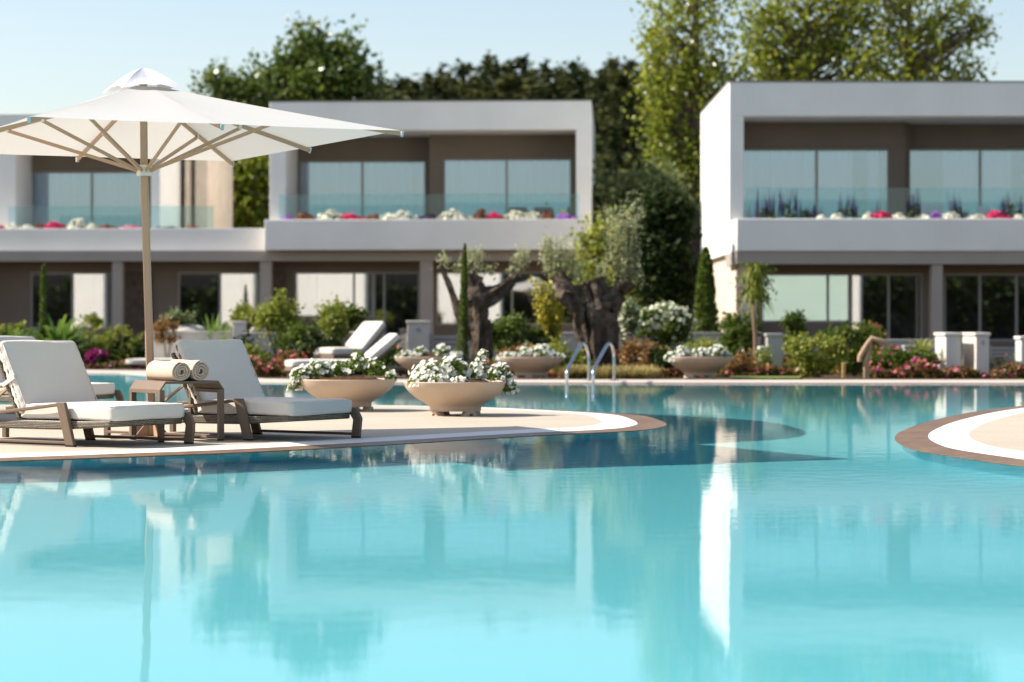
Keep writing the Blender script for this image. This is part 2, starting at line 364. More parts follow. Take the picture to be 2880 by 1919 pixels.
def weave(name, c1, c2):
    m = mat(name, c1, .55, .4); nt = m.node_tree; b = nt.nodes['Principled BSDF']
    tc = nt.nodes.new('ShaderNodeTexCoord'); hs = []
    for ax, s in (('X', 1), ('Y', 1), ('Z', 1)):
        wv = nt.nodes.new('ShaderNodeTexWave'); wv.bands_direction = ax; wv.inputs['Scale'].default_value = 17 * s
        nt.links.new(tc.outputs['Object'], wv.inputs[0]); hs.append(wv)
    br = nt.nodes.new('ShaderNodeTexBrick'); br.inputs['Scale'].default_value = 1; br.inputs['Brick Width'].default_value = .034; br.inputs['Row Height'].default_value = .0125; br.inputs['Mortar Size'].default_value = .0022
    br.inputs['Color1'].default_value = (*c1, 1); br.inputs['Color2'].default_value = (*c2, 1); br.inputs['Mortar'].default_value = (.018, .015, .012, 1)
    mp = nt.nodes.new('ShaderNodeVectorMath'); mp.operation = 'DOT_PRODUCT'; mp.inputs[1].default_value = (1, .8, 0); nt.links.new(tc.outputs['Object'], mp.inputs[0])
    sx = nt.nodes.new('ShaderNodeSeparateXYZ'); nt.links.new(tc.outputs['Object'], sx.inputs[0])
    cb = nt.nodes.new('ShaderNodeCombineXYZ'); nt.links.new(mp.outputs['Value'], cb.inputs[0]); nt.links.new(sx.outputs[2], cb.inputs[1])
    nt.links.new(cb.outputs[0], br.inputs['Vector']); nt.links.new(br.outputs['Color'], b.inputs['Base Color'])
    bp = nt.nodes.new('ShaderNodeBump'); bp.inputs['Strength'].default_value = .9; bp.inputs['Distance'].default_value = .004; bp.invert = True
    nt.links.new(br.outputs['Fac'], bp.inputs['Height']); nt.links.new(bp.outputs[0], b.inputs['Normal'])
    return m
M_WICK = weave('woven_rattan', (.30, .255, .19), (.20, .165, .12))

# ------------------------------------------------------------------ cushions
def cushion(name, m, lx, ly, lz, r, bulge, parent, M, cuts=14, pucker=0.0, seed=0):
    """rounded, slightly stuffed slab lx*ly*lz with its corner at the origin, then moved by M"""
    b = bmesh.new(); bmesh.ops.create_cube(b, size=1); bmesh.ops.subdivide_edges(b, edges=b.edges[:], cuts=cuts, use_grid_fill=True)
    h = Vector((lx, ly, lz)) / 2; rr = random.Random(seed); ph = [rr.uniform(0, 6) for _ in range(8)]
    for v in b.verts:
        p = Vector((v.co.x * lx, v.co.y * ly, v.co.z * lz))
        q = Vector([max(-(h[i] - r), min(h[i] - r, p[i])) for i in range(3)]); d = p - q
        if d.length > 1e-6: p = q + d.normalized() * r
        k = max(0, 1 - (p.x / h.x) ** 2) * max(0, 1 - (p.y / h.y) ** 2)
        p.z += math.copysign(bulge, p.z) * k ** .6 if abs(p.z) > h.z * .3 else 0
        e = 1 - min(1, (h.y - abs(p.y)) / .12)          # gathered seam along the long sides
        if e > 0 and pucker: p.z -= math.copysign(pucker, p.z) * e * (.5 + .5 * math.sin(p.x * 75 + ph[0] + 2 * math.sin(p.x * 9 + ph[1])))
        p.z += .004 * math.sin(p.x * 7 + ph[2]) * math.sin(p.y * 6 + ph[3]); p.y += .006 * math.sin(p.x * 8 + ph[4]); p.x += .005 * math.sin(p.y * 7 + ph[5])
        v.co = M @ (p + h)
    me = bpy.data.meshes.new(name); b.to_mesh(me); b.free(); me.materials.append(m)
    me.polygons.foreach_set('use_smooth', [True] * len(me.polygons))
    o = bpy.data.objects.new(name, me); COL.objects.link(o); o.parent = parent
    # piping along the upper seam
    t = MB(); z = lz - r * .35
    e = r * .30
    loop = [(e + r, e), (lx - e - r, e), (lx - e, e + r), (lx - e, ly - e - r), (lx - e - r, ly - e), (e + r, ly - e), (e, ly - e - r), (e, e + r), (e + r, e)]
    pts = []
    for a, c in zip(loop, loop[1:]):
        for j in range(6):
            u = j / 6; pts.append(M @ Vector((a[0] + (c[0] - a[0]) * u, a[1] + (c[1] - a[1]) * u, z)))
    t.tube(pts + [M @ Vector((*loop[-1], z))], .0045, 6)
    t.build('piping', m, o, smooth=60)
    return o

# ------------------------------------------------------------------ sun lounger
W_ = .82
def lounger(label, loc, rz, group, seed=1):
    """x runs towards the foot, y across; the slanting front leg of the near side stands at the origin"""
    t = thing('sun_lounger', label, 'sun lounger', loc, rz, group)
    # woven bed: a bowed tray from head to foot
    mb = MB(); n = 24; vs = []
    for i in range(n + 1):
        x = -1.62 + 2.0 * i / n; u = (x + 1.62) / 2.0; bow = .018 * math.sin(PI * min(1, max(0, (u - .1) / .9)))
        zt = .198 + .012 * max(0, (u - .8) / .2); zb = .137 - .012 * math.sin(PI * u) + .022 * max(0, (u - .75) / .25)
        vs += [(x, -bow, zb), (x, W_ + bow, zb), (x, W_ + bow, zt), (x, -bow, zt)]
    fs = [(i * 4 + k, i * 4 + (k + 1) % 4, i * 4 + 4 + (k + 1) % 4, i * 4 + 4 + k) for i in range(n) for k in range(4)] + [(0, 3, 2, 1), (n * 4, n * 4 + 1, n * 4 + 2, n * 4 + 3)]
    mb.add(vs, fs); mb.build('woven_bed', M_WICK, t, bevel=.012)
    # side frame with the slanting leg and the arm that runs down to the head
    def slant(y, x0, name):
        m2 = MB(); w = .085; t_ = .032
        m2.prism([(x0 - .045, .012), (x0 + .045, .012), (x0 - .055, .34), (x0 - .145, .34)], y - t_ / 2, y + t_ / 2)
        o = m2.build(name, M_TAUPE, t, bevel=.005)
        m3 = MB(); m3.box(x0 - .042, x0 + .048, y - t_ / 2 + .001, y + t_ / 2 - .001, 0, .0125); m3.build('foot_pad', M_RUB, o); return o
    slant(-.035, 0, 'leg')
    slant(W_ + .035, -.66, 'leg')
    m2 = MB(); m2.bar((-.095, -.035, .327), (-1.62, -.035, .155), .03, .026); m2.build('arm_rail', M_TAUPE, t, bevel=.005)
    m2 = MB(); m2.bar((-.77, W_ + .035, .327), (-1.62, W_ + .035, .24), .03, .026); m2.build('arm_rail', M_TAUPE, t, bevel=.005)
    m2 = MB(); m2.bar((-.04, -.035, .032), (-1.55, -.035, .032), .03, .022); m2.build('ground_rail', M_TAUPE, t, bevel=.005)
    m2 = MB(); m2.bar((-.62, W_ + .03, .032), (.40, W_ + .03, .032), .03, .022); m2.build('ground_rail', M_TAUPE, t, bevel=.005)
    # foot leg with its cut-off shoulder
    m2 = MB(); m2.prism([(.385, .012), (.47, .012), (.487, .165), (.435, .25), (.33, .25), (.405, .15)], W_ - .0, W_ + .032)
    o = m2.build('leg', M_TAUPE, t, bevel=.005); m3 = MB(); m3.box(.388, .468, W_ + .001, W_ + .031, 0, .0125); m3.build('foot_pad', M_RUB, o)
    m2 = MB(); m2.box(-1.62, -1.57, -.02, .02, 0, .15); o = m2.build('leg', M_TAUPE, t, bevel=.005)
    m2 = MB(); m2.box(-1.62, -1.57, W_ - .02, W_ + .02, 0, .15); m2.build('leg', M_TAUPE, t, bevel=.005)
    cushion('seat_cushion', M_CUSH, 1.0, W_ - .01, .122, .026, .005, t, Matrix.Translation((-.585, .005, .202)), 18, .003, seed=seed)
    # back: woven panel and cushion leaning towards the head
    a = math.radians(62); R = Matrix.Translation((-.50, 0, .235)) @ Matrix.Rotation(-(PI - a), 4, 'Y')
    # local x of R climbs the back, local z points to the front
    R = Matrix.Translation((-.585, .0, .20)) @ Matrix(((-math.cos(a), 0, math.sin(a), 0), (0, 1, 0, 0), (math.sin(a), 0, math.cos(a), 0), (0, 0, 0, 1)))
    mp = MB(); mp.box(0, .58, .01, W_ - .01, -.035, -.006, R); mp.build('back_panel', M_WICK, t, bevel=.008)
    cushion('back_cushion', M_CUSHB, .635, W_ + .005, .115, .042, .02, t, R @ Matrix.Translation((.015, -.0025, .0)), 22, pucker=.017, seed=seed + 3)
    m2 = MB(); m2.bar(R @ Vector((.30, .05, -.04)), (-1.15, .05, .20), .018, .018); m2.build('prop', M_POLE, t)
    m2 = MB(); m2.bar(R @ Vector((.30, W_ - .05, -.04)), (-1.15, W_ - .05, .20), .018, .018); m2.build('prop', M_POLE, t)
    m2 = MB(); m2.box(.30, .335, -.012, .0, -.04, .11, R); m2.build('strap', M_CUSH, t, bevel=.003)
    return t
RZL = -math.radians(34.3)
x, y = G(208, 1257, .05); L1 = lounger('white cushioned sun lounger nearest the camera, in front of the towels', (x, y, .05), RZL, 'sun loungers on the island deck')
x, y = G(706, 1239, .05); L2 = lounger('white cushioned sun lounger beyond the side table, beside a flower bowl', (x, y, .05), RZL, 'sun loungers on the island deck', 7)
L3 = lounger('mostly hidden white sun lounger behind the nearest lounger on the island', (-4.97, 25.05, .05), RZL, 'sun loungers on the island deck', 4)

# ------------------------------------------------------------------ side table with two rolled towels
nl, nr = Vector(G(456, 1245, .05)), Vector(G(624, 1240, .05)); ax = (nr - nl); TW = ax.length + .045; TD = .575; ta = math.atan2(ax.y, ax.x)
ST = thing('side_table', 'taupe metal side table with cut corners holding rolled towels', 'side table', (nl.x, nl.y, .05), ta)
HT, CH, CX_ = .487, .07, .052
mb = MB(); th = .022; x0, x1 = -.022, TW - .022
mb.box(x0 + CX_, x1 - CX_, 0, TD, HT - th, HT); mb.build('tabletop', M_TAUPE, ST, bevel=.003)
for s, xa, xb in ((1, x0, x0 + CX_), (-1, x1, x1 - CX_)):
    m2 = MB(); m2.prism([(xa, HT - CH), (xb, HT - .0005), (xb, HT - th), (xa + s * .02, HT - CH)], 0, TD); m2.build('sloping_shoulder', M_TAUPE, ST, bevel=.002)
    for yy in (0, TD - .045):
        m2 = MB(); m2.box(min(xa, xa + s * .045), max(xa, xa + s * .045), yy, yy + .045, .012, HT - CH); o = m2.build('leg', M_TAUPE, ST, bevel=.003)
        m3 = MB(); m3.box(min(xa, xa + s * .045) + .003, max(xa, xa + s * .045) - .003, yy + .003, yy + .042, 0, .012); m3.build('foot_pad', M_RUB, o)
    m2 = MB(); m2.box(min(xa, xa + s * .03), max(xa, xa + s * .03), .045, TD - .045, HT - CH - .028, HT - CH - .001); m2.build('top_rail', M_TAUPE, ST, bevel=.002)
    m2 = MB(); m2.box(min(xa, xa + s * .03), max(xa, xa + s * .03), .045, TD - .045, .014, .036); m2.build('foot_rail', M_TAUPE, ST, bevel=.002)

def towel(label, fx, seed):
    """spiral-rolled towel lying along the table's depth"""
    c = nl + Vector((math.cos(ta), math.sin(ta))) * fx
    t = thing('rolled_towel', label, 'towel', (c.x, c.y, .05 + HT), ta, 'rolled towels on the side table')
    rr = random.Random(seed); thick = .0185; turns = 3.35; R0 = .016; pit = .0192; N = 150; up, lo = [], []
    for i in range(N + 1):
        th_ = 2 * PI * turns * i / N; r = R0 + pit * th_ / (2 * PI); sq = 1 + .05 * math.sin(2 * th_ + seed) + .03 * math.sin(3 * th_ + 1)
        r *= sq; a_ = -th_ + .55 * PI + 2 * PI * turns
        half = thick / 2 * (.94 + .05 * math.sin(9 * th_)) * (1 if i < N - 6 else max(.25, (N - i) / 6))
        up.append((math.cos(a_) * (r + half), math.sin(a_) * (r + half))); lo.append((math.cos(a_) * (r - half), math.sin(a_) * (r - half)))
    zmin = min(p[1] for p in up + lo); xs = [-.012, .0, .006, .16, .33, .5, .506, .512]; infl = [.80, .985, 1, 1.01, 1.0, 1, .985, .80]; K = N + 1; vs = []
    for s_, yy in enumerate((0.0, .004, .012, .16, .33, .49, .498, .502)):
        for i in range(K):
            m_ = ((up[i][0] + lo[i][0]) / 2, (up[i][1] + lo[i][1]) / 2)
            for q in (up[i], lo[i]):
                k = [.45, .85, 1, 1, 1, 1, .85, .45][s_]
                vs.append((m_[0] + (q[0] - m_[0]) * k, yy + .004 * math.sin(i * .23 + seed) * (s_ < 3), m_[1] + (q[1] - m_[1]) * k - zmin + .003 * math.sin(yy * 14 + seed) * (i > K * .7)))
    fs = []; ROW = 2 * K
    for s_ in range(7):
        a0, b0 = s_ * ROW, (s_ + 1) * ROW
        for i in range(N):
            fs += [(a0 + 2 * i, a0 + 2 * i + 2, b0 + 2 * i + 2, b0 + 2 * i), (a0 + 2 * i + 1, b0 + 2 * i + 1, b0 + 2 * i + 3, a0 + 2 * i + 3)]
        fs += [(a0, b0, b0 + 1, a0 + 1), (a0 + 2 * N, a0 + 2 * N + 1, b0 + 2 * N + 1, b0 + 2 * N)]
    for i in range(N):
        fs.append((2 * i, 2 * i + 1, 2 * i + 3, 2 * i + 2)); q = 7 * ROW; fs.append((q + 2 * i, q + 2 * i + 2, q + 2 * i + 3, q + 2 * i + 1))
    m2 = MB(); m2.add(vs, fs); m2.build('rolled_cloth', M_TOWEL, t, smooth=60)
    return t
towel('beige rolled towel on the side table, nearer the white shoulder', .175, 1.0)
towel('beige rolled towel on the side table, beside the back cushion', .345, 2.4)

# ------------------------------------------------------------------ parasol
bx_, by_ = G(428, 1230, .05); UM = thing('parasol', 'large square cream parasol with wooden-toned pole and ribs over the loungers', 'parasol', (bx_, by_, .05), 0)
cxu, cyu = -3.076 - bx_, 20.17 - by_; ua = math.radians(25.8); ux, uy = Vector((math.cos(ua), math.sin(ua), 0)), Vector((-math.sin(ua), math.cos(ua), 0))
HX, HY, ZE, ZT, ZH = 1.475, 2.0, 2.467, 2.915, 2.225
cu = Vector((cxu, cyu, 0))
def UP(a, b, z): return cu + ux * a + uy * b + Vector((0, 0, z))
mb = MB(); mb.bar((0, 0, .012), (cu.x * .9, cu.y * .9, ZH), .062, .062, (0, 1, 0)); mb.build('pole', M_POLE, UM, bevel=.012)
mb = MB(); mb.bar((cu.x * .9, cu.y * .9, ZH + .0), (cu.x, cu.y, ZT + .05), .058, .058, (0, 1, 0)); mb.build('pole', M_POLE, UM, bevel=.012)
mb = MB(); mb.box(-.30, .30, -.30, .30, 0, .012); mb.build('base_plate', M_TAUPE, UM, bevel=.003)
for k in range(4):
    c_, s_ = math.cos(PI / 2 * k + .5), math.sin(PI / 2 * k + .5)
    m2 = MB(); m2.add([(c_ * .03 - s_ * .005, s_ * .03 + c_ * .005, .0125), (c_ * .15 - s_ * .005, s_ * .15 + c_ * .005, .0125), (c_ * .03 - s_ * .005, s_ * .03 + c_ * .005, .15), (c_ * .03 + s_ * .005, s_ * .03 - c_ * .005, .0125), (c_ * .15 + s_ * .005, s_ * .15 - c_ * .005, .0125), (c_ * .03 + s_ * .005, s_ * .03 - c_ * .005, .15)],
                [(0, 1, 2), (5, 4, 3), (0, 3, 4, 1), (1, 4, 5, 2), (2, 5, 3, 0)]); m2.build('gusset', M_POLE, UM)
mb = MB(); mb.lathe([(0, .013), (.085, .013), (.09, .03), (.088, .17), (.075, .185), (0, .185)], 20, -.12, .10); mb.build('ballast_weight', mat('grey_stone', (.30, .25, .20), .8, noise=(12, .25)), UM, smooth=40)
hub = MB(); hub.box(-.052, .052, -.052, .052, -.045, .045, Matrix.Translation(cu * .905 + Vector((0, 0, ZH))) @ Matrix.Rotation(ua, 4, 'Z')); HUB = hub.build('hub', M_HUB, UM, bevel=.008)
# canopy: eight panels, the fabric sagging a little between the ribs
ends = [(HX, -HY), (HX, 0), (HX, HY), (0, HY), (-HX, HY), (-HX, 0), (-HX, -HY), (0, -HY)]
top = [(.105, -.14), (.105, 0), (.105, .14), (0, .14), (-.105, .14), (-.105, 0), (-.105, -.14), (0, -.14)]
mb = MB(); nr_, na = 10, 6; vs = []; fs = []
for k in range(8):
    e0, e1, t0, t1 = ends[k], ends[(k + 1) % 8], top[k], top[(k + 1) % 8]; base = len(vs)
    for i in range(nr_ + 1):
        u = i / nr_
        for j in range(na + 1):
            q = j / na; ex, ey = e0[0] + (e1[0] - e0[0]) * q, e0[1] + (e1[1] - e0[1]) * q; tx, ty = t0[0] + (t1[0] - t0[0]) * q, t0[1] + (t1[1] - t0[1]) * q
            s_ = 4 * q * (1 - q); inw = 1 - .012 * s_ * u
            z = ZT + (ZE - ZT) * u - .018 * s_ * math.sin(PI * min(1, u * .95)) - .012 * math.sin(PI * u)
            vs.append(UP((tx + (ex - tx) * u) * inw, (ty + (ey - ty) * u) * inw, z))
    W1 = na + 1
    fs += [(base + i * W1 + j, base + i * W1 + j + 1, base + (i + 1) * W1 + j + 1, base + (i + 1) * W1 + j) for i in range(nr_) for j in range(na)]
mb.add(vs, fs); CAN = mb.build('canopy', M_CANOPY, UM, recalc=True)
b = bmesh.new(); b.from_mesh(CAN.data); bmesh.ops.remove_doubles(b, verts=b.verts, dist=1e-4); bmesh.ops.recalc_face_normals(b, faces=b.faces); b.to_mesh(CAN.data); b.free()
CAN.data.polygons.foreach_set('use_smooth', [True] * len(CAN.data.polygons)); CAN.data.set_sharp_from_angle(angle=math.radians(9))
# puffed wind valve on four corners
mb = MB(); vs = []; fs = []; nu = 10; vh = (.265, .30)
vc = [(vh[0], -vh[1]), (vh[0], vh[1]), (-vh[0], vh[1]), (-vh[0], -vh[1])]
for k in range(4):
    e0, e1 = vc[k], vc[(k + 1) % 4]; base = len(vs)
    for i in range(nu + 1):
        u = .04 + .96 * i / nu
        for j in range(9):
            q = j / 8; s_ = 4 * q * (1 - q); ex, ey = e0[0] + (e1[0] - e0[0]) * q, e0[1] + (e1[1] - e0[1]) * q
            z = ZT + .165 - .20 * u ** 1.5 + .04 * s_ * u ** 3 - .02 * s_ * math.sin(PI * u) + .006 * math.sin(j * 2.1 + k) * u
            vs.append(UP(ex * u * (1 - .06 * s_), ey * u * (1 - .06 * s_), z))
    fs += [(base + i * 9 + j, base + i * 9 + j + 1, base + (i + 1) * 9 + j + 1, base + (i + 1) * 9 + j) for i in range(nu) for j in range(8)]
mb.add(vs, fs); mb.build('wind_valve', M_VALVE, UM, smooth=50)
# ribs, struts, end caps
for k in range(8):
    e = ends[k]; inn = UP(top[k][0] * .5, top[k][1] * .5, ZT - .04); out = UP(e[0] * 1.004, e[1] * 1.004, ZE - .026)
    m2 = MB(); m2.bar(inn, out, .02, .036); R_ = m2.build('rib', M_POLE, UM, bevel=.003)
    d = (out - inn).normalized(); m2 = MB(); m2.bar(out, out + d * .012, .026, .046); m2.build('end_cap', M_CAP, R_)
    at_ = inn + (out - inn) * .56 - Vector((0, 0, .022)); hb = cu * .905 + Vector((0, 0, ZH)) + (ux * e[0] + uy * e[1]).normalized() * .06
    m2 = MB(); m2.bar(hb, at_, .018, .029); m2.build('strut', M_POLE, UM, bevel=.003)
    m2 = MB(); m2.bar(at_ - Vector((0, 0, .012)), at_ + Vector((0, 0, .035)), .03, .03, (1, 0, 0)); m2.build('joint', M_HUB, R_)

# ------------------------------------------------------------------ flower bowls
def bowl(label, x, y, z, dia, rz):
    t = thing('flower_bowl', label, 'planter', (x, y, z), rz, 'cast stone flower bowls round the pool'); s = dia / 1.08
    pr = [(0, .045), (.262, .045), (.265, .055), (.268, .085), (.285, .105), (.32, .128), (.40, .175), (.475, .235), (.52, .29), (.54, .345), (.535, .352), (.518, .352), (.50, .30), (.47, .27), (0, .262)]
    mb = MB(); mb.lathe([(r * s, h * s) for r, h in pr[:-1]], 56); mb.build('bowl', M_BOWL, t, smooth=35)
    n = 40; vs = [(0, 0, .375 * s)]; fs = []; rr = random.Random(int(x * 100))
    for i in range(1, 9):
        for k in range(n):
            r = .505 * s * i / 8; a_ = 2 * PI * k / n; vs.append((r * math.cos(a_), r * math.sin(a_), s * (.318 + .06 * (1 - (i / 8) ** 2) + (rr.uniform(-.012, .012) if i < 8 else 0))))
    fs = [(0, 1 + k, 1 + (k + 1) % n) for k in range(n)] + [(1 + (i - 1) * n + k, 1 + i * n + k, 1 + i * n + (k + 1) % n, 1 + (i - 1) * n + (k + 1) % n) for i in range(1, 8) for k in range(n)]
    m2 = MB(); m2.add(vs, fs); m2.build('soil', M_EARTH, t, smooth=80)
    for k in range(4):
        a_ = PI / 2 * k + .45; m2 = MB(); c_ = Vector((math.cos(a_), math.sin(a_), 0)) * .235 * s
        m2.prism([(-.07 * s, 0), (-.03 * s, 0), (-.015 * s, .022 * s), (.015 * s, .022 * s), (.03 * s, 0), (.07 * s, 0), (.048 * s, .046 * s), (-.048 * s, .046 * s)], -.045 * s, .045 * s)
        m2.v = [tuple(Matrix.Translation(c_) @ Matrix.Rotation(a_ + PI / 2, 4, 'Z') @ Vector(v)) for v in m2.v]; m2.build('foot', M_BOWL, t)
    return t
def petunia(label, x, y, z, s, mounds, nfl, group, seed, hang=()):
    """white-flowered plant: mounds are (dx, dy, dz, rx, ry, rz) over the bowl's centre"""
    t = thing('petunia_plant', label, 'flowering plant', (x, y, z), 0, group); rg = np.random.default_rng(seed)
    Lc, Fc, Fn = [], [], []
    for (dx, dy, dz, rx, ry, rz_) in mounds:
        n = int(260 * (rx * ry * 16) ** .5 * 2.2); d = unit(rg.normal(size=(n, 3))); d[:, 2] = np.abs(d[:, 2]) * .9 - .1; r = rg.uniform(.35, 1, (n, 1)) ** .5
        Lc.append(np.array([dx, dy, dz]) + d * r * np.array([rx, ry, rz_]))
        m = max(4, int(nfl * 1.35 * rx / .4)); d = unit(rg.normal(size=(m, 3)) + np.array([0, -.25, .35])); d[:, 2] = np.abs(d[:, 2]) - .12
        r = rg.uniform(.86, 1.12, (m, 1)); Fc.append(np.array([dx, dy, dz]) + d * r * np.array([rx, ry, rz_])); Fn.append(d + rg.normal(size=(m, 3)) * .35 + np.array([-.45, -.3, .35]))
    V, f = leaf_arr(np.concatenate(Lc), .05 * s, .55, rng=rg); npmesh('foliage', V, f, M_PLEAF, t)
    V, f = flower_arr(np.concatenate(Fc), np.concatenate(Fn), .030 * s, rng=rg); o = npmesh('blossom_mass', V, f, M_PETAL, t); o['kind'] = 'stuff'
    return t
def at(px, py): return G(px, py, .05)
x, y = at(1281, 1168); sc = 1.08
bowl('beige stone bowl full of white flowers, standing nearest the deck tip', x, y, .05, sc, .2)
petunia('thick mound of white petunias in the near bowl, spilling over its front', x, y, .05, 1, [(-.26, -.08, .37, .22, .20, .21), (-.04, .02, .40, .20, .2, .24), (-.34, -.24, .33, .14, .14, .13), (-.18, -.33, .33, .12, .1, .11), (.04, -.28, .34, .10, .08, .06)], 120, 'white petunias in the flower bowls', 21)
petunia('sprawling white petunia with one tall stem, hanging off the near bowl', x, y, .05, 1, [(.24, .10, .40, .13, .14, .20), (.285, .06, .60, .045, .05, .09), (.45, .0, .38, .13, .14, .17), (.565, -.05, .25, .075, .10, .16)], 85, 'white petunias in the flower bowls', 22)
x, y = at(978, 1155)
bowl('beige stone bowl behind the far end of the second lounger', x, y, .05, 1.06, .9)
petunia('white petunias trailing over the rim of the bowl behind the lounger', x, y, .05, 1, [(-.50, -.05, .35, .13, .2, .16), (-.34, .10, .38, .15, .16, .20), (-.575, -.1, .25, .07, .1, .11)], 85, 'white petunias in the flower bowls', 23)
petunia('leafy upright white petunias along the back of the bowl behind the lounger', x, y, .05, 1, [(-.12, .20, .40, .17, .14, .17), (.10, .16, .44, .14, .14, .27), (.30, .10, .40, .14, .15, .19), (.47, .0, .34, .06, .14, .13)], 44, 'white petunias in the flower bowls', 24)
for i, (px, lab, l2) in enumerate(((1203, 'beige stone bowl partly hidden behind the near bowl, by the far pool edge', 'white petunias in the half hidden far bowl'),
                              (1493, 'beige stone bowl on the far pool edge beside the ladder rails', 'white petunias in the far bowl beside the ladder'),
                              (1968, 'beige stone bowl on the far pool edge next to the lawn', 'white petunias in the far bowl next to the lawn'))):
    x, y = at(px, 1066); bowl(lab, x, y, .065, 1.12, i)
    mo = [[(-.38, 0, .35, .18, .2, .14), (-.12, 0, .40, .14, .2, .16), (.25, .05, .40, .16, .2, .22), (.47, 0, .36, .12, .2, .14)], [(-.36, 0, .34, .22, .2, .12), (-.1, .05, .42, .12, .2, .12), (.2, 0, .40, .22, .24, .20), (.5, 0, .34, .1, .15, .1)], [(-.45, -.1, .33, .17, .2, .14), (-.3, 0, .40, .15, .2, .16), (0, 0, .38, .22, .24, .16), (.3, .05, .40, .18, .2, .20), (.48, 0, .34, .1, .1, .08)]][i]
    petunia(l2, x, y, .06, 1.15, mo, 70, 'white petunias in the flower bowls', 30 + i)
# ------------------------------------------------------------------ villas
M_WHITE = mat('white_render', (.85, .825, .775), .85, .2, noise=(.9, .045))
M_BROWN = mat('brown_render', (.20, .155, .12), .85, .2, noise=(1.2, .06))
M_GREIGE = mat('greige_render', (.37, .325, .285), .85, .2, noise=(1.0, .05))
M_BEIGE = mat('beige_stone_wall', (.66, .56, .45), .85, .2, noise=(3, .08))
M_WFRAME = mat('window_frame_grey', (.30, .28, .25), .5)
M_WOODP = mat('dark_wood_panel', (.10, .065, .045), .6, noise=(8, .3))
M_CURT = clothmat('sheer_curtain', (.84, .87, .92), .3)
M_REFL = mat('pale_reflection', (.92, .90, .80), .8)  # pale panels behind the glass, standing in for bright mirrored walls
M_REFL2 = mat('pale_green_reflection', (.76, .92, .87), .8)
M_REFL3 = mat('taupe_reflection', (.80, .72, .66), .8)
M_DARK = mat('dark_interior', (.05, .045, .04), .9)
M_DCURT = mat('dark_curtain', (.06, .06, .06), .9)
M_GLASS = glassmat('window_glass', (.86, .92, .98), 1.5, .02, .29, (.76, .90, 1.0))
M_GLASSL = glassmat('ground_window_glass', (.90, .92, .90), 1.5, .01, .36)
M_GLASSG = glassmat('green_tinted_glass', (.74, .84, .81), 1.5, .01, .29, (.80, .98, .93))
M_BAL = glassmat('balustrade_glass', (.78, .91, .94), 1.5, .0)

class Fr:
    """a facade frame: x along the front, y into the building, origin at its front corner"""
    def __init__(s, X, Y, rz): s.o = Vector((X, Y)); s.rz = rz; s.c, s.s = math.cos(rz), math.sin(rz)
    def u(s, px, v=0.0):          # photo column -> x on the plane y = v
        k = (px - CX) / F
        # point t*(k,1): local y = -(X-ox)*s + (Y-oy)*c = v
        t = (v - s.o.x * s.s + s.o.y * s.c) / (s.c - k * s.s)
        dx, dy = t * k - s.o.x, t - s.o.y; return dx * s.c + dy * s.s
    def z(s, py, px, v=0.0):
        k = (px - CX) / F; t = (v - s.o.x * s.s + s.o.y * s.c) / (s.c - k * s.s); return ZC + (HZ - py) / F * t

def window(par, x0, x1, z0, z1, v, splits=(), curtains=(), glass=None, fw=.05, name='window'):
    """frame ring with mullions; the panes and curtains are its children"""
    m = MB(); d = .07
    m.box(x0, x0 + fw, v, v + d, z0, z1); m.box(x1 - fw, x1, v, v + d, z0, z1); m.box(x0 + fw, x1 - fw, v, v + d, z1 - fw, z1); m.box(x0 + fw, x1 - fw, v, v + d, z0, z0 + fw)
    xs = [x0 + fw] + list(splits) + [x1 - fw]
    for q in splits: m.box(q - .03, q + .03, v + .005, v + d - .005, z0 + fw, z1 - fw)
    f = m.build(name, M_WFRAME, par)
    for a, c in zip(xs, xs[1:]):
        g = MB(); g.box(a + .0, c - .0, v + .03, v + .04, z0 + fw + .002, z1 - fw - .002); g.build('pane', glass or M_GLASS, f)
    for (a, c, mm) in curtains:
        n = max(12, int((c - a) / .05)); vs = []; 
        for i in range(n + 1):
            x = a + (c - a) * i / n; yy = v + .10 + (.045 * math.sin(i * 1.25) + .02 * math.sin(i * .37)) * (mm in (M_CURT, M_DCURT))
            vs += [(x, yy, z0 + .03), (x, yy, z1 - .03)]
        g = MB(); g.add(vs, [(2 * i, 2 * i + 2, 2 * i + 3, 2 * i + 1) for i in range(n)]); g.build('curtain' if mm in (M_CURT, M_DCURT) else 'reflection', mm, f, smooth=80)
    return f
def part(name, m, par, boxes, bevel=0):
    b = MB()
    for q in boxes: b.box(*q)
    return b.build(name, m, par, bevel=bevel)

# ---- right villa
FR = Fr(PX(2051, 57.0), 57.0, 0.0); BR = thing('villa', 'white two-storey villa with a sunlit side wall, behind the lawn', 'villa', (FR.o.x, FR.o.y, 0), 0, 'white villas beyond the pool')
u, z = FR.u, FR.z; L = 16.0; DP = 8.6
zt, zf, zp, zb, zbeam = z(232, 2100), z(327, 2100), z(615, 2100, -1.9), z(706, 2100, -1.9), z(743, 2100, -1.9)
zfl = zb + .30; xc = u(2092)
part('roof', M_WHITE, BR, [(0, L, 0, DP, zf, zt)], .015)
part('roof_edge', M_WFRAME, BR, [(-.012, L, -.012, .16, zt + .002, zt + .035), (-.012, .16, .161, DP, zt + .002, zt + .035)])
part('side_wall', M_WHITE, BR, [(0, xc, 0, DP, zb, zf)], .01)
part('slot_window', mat('slot_glass', (.35, .42, .30), .3), BR, [(-.006, -.001, 1.0, 1.16, zb + .5, zf - .1)])
part('floor_slab', M_WHITE, BR, [(xc, L, -.4, DP, zb + .02, zfl)])
part('parapet', M_WHITE, BR, [(0, L, -1.9, -1.62, zb, zp), (0, .28, -1.62, -.003, zb, zp)], .012)
part('planter_floor', M_SOIL, BR, [(.28, L, -1.62, -.4, zb + .02, zp - .10)])
xs1 = u(2547, 1.6)
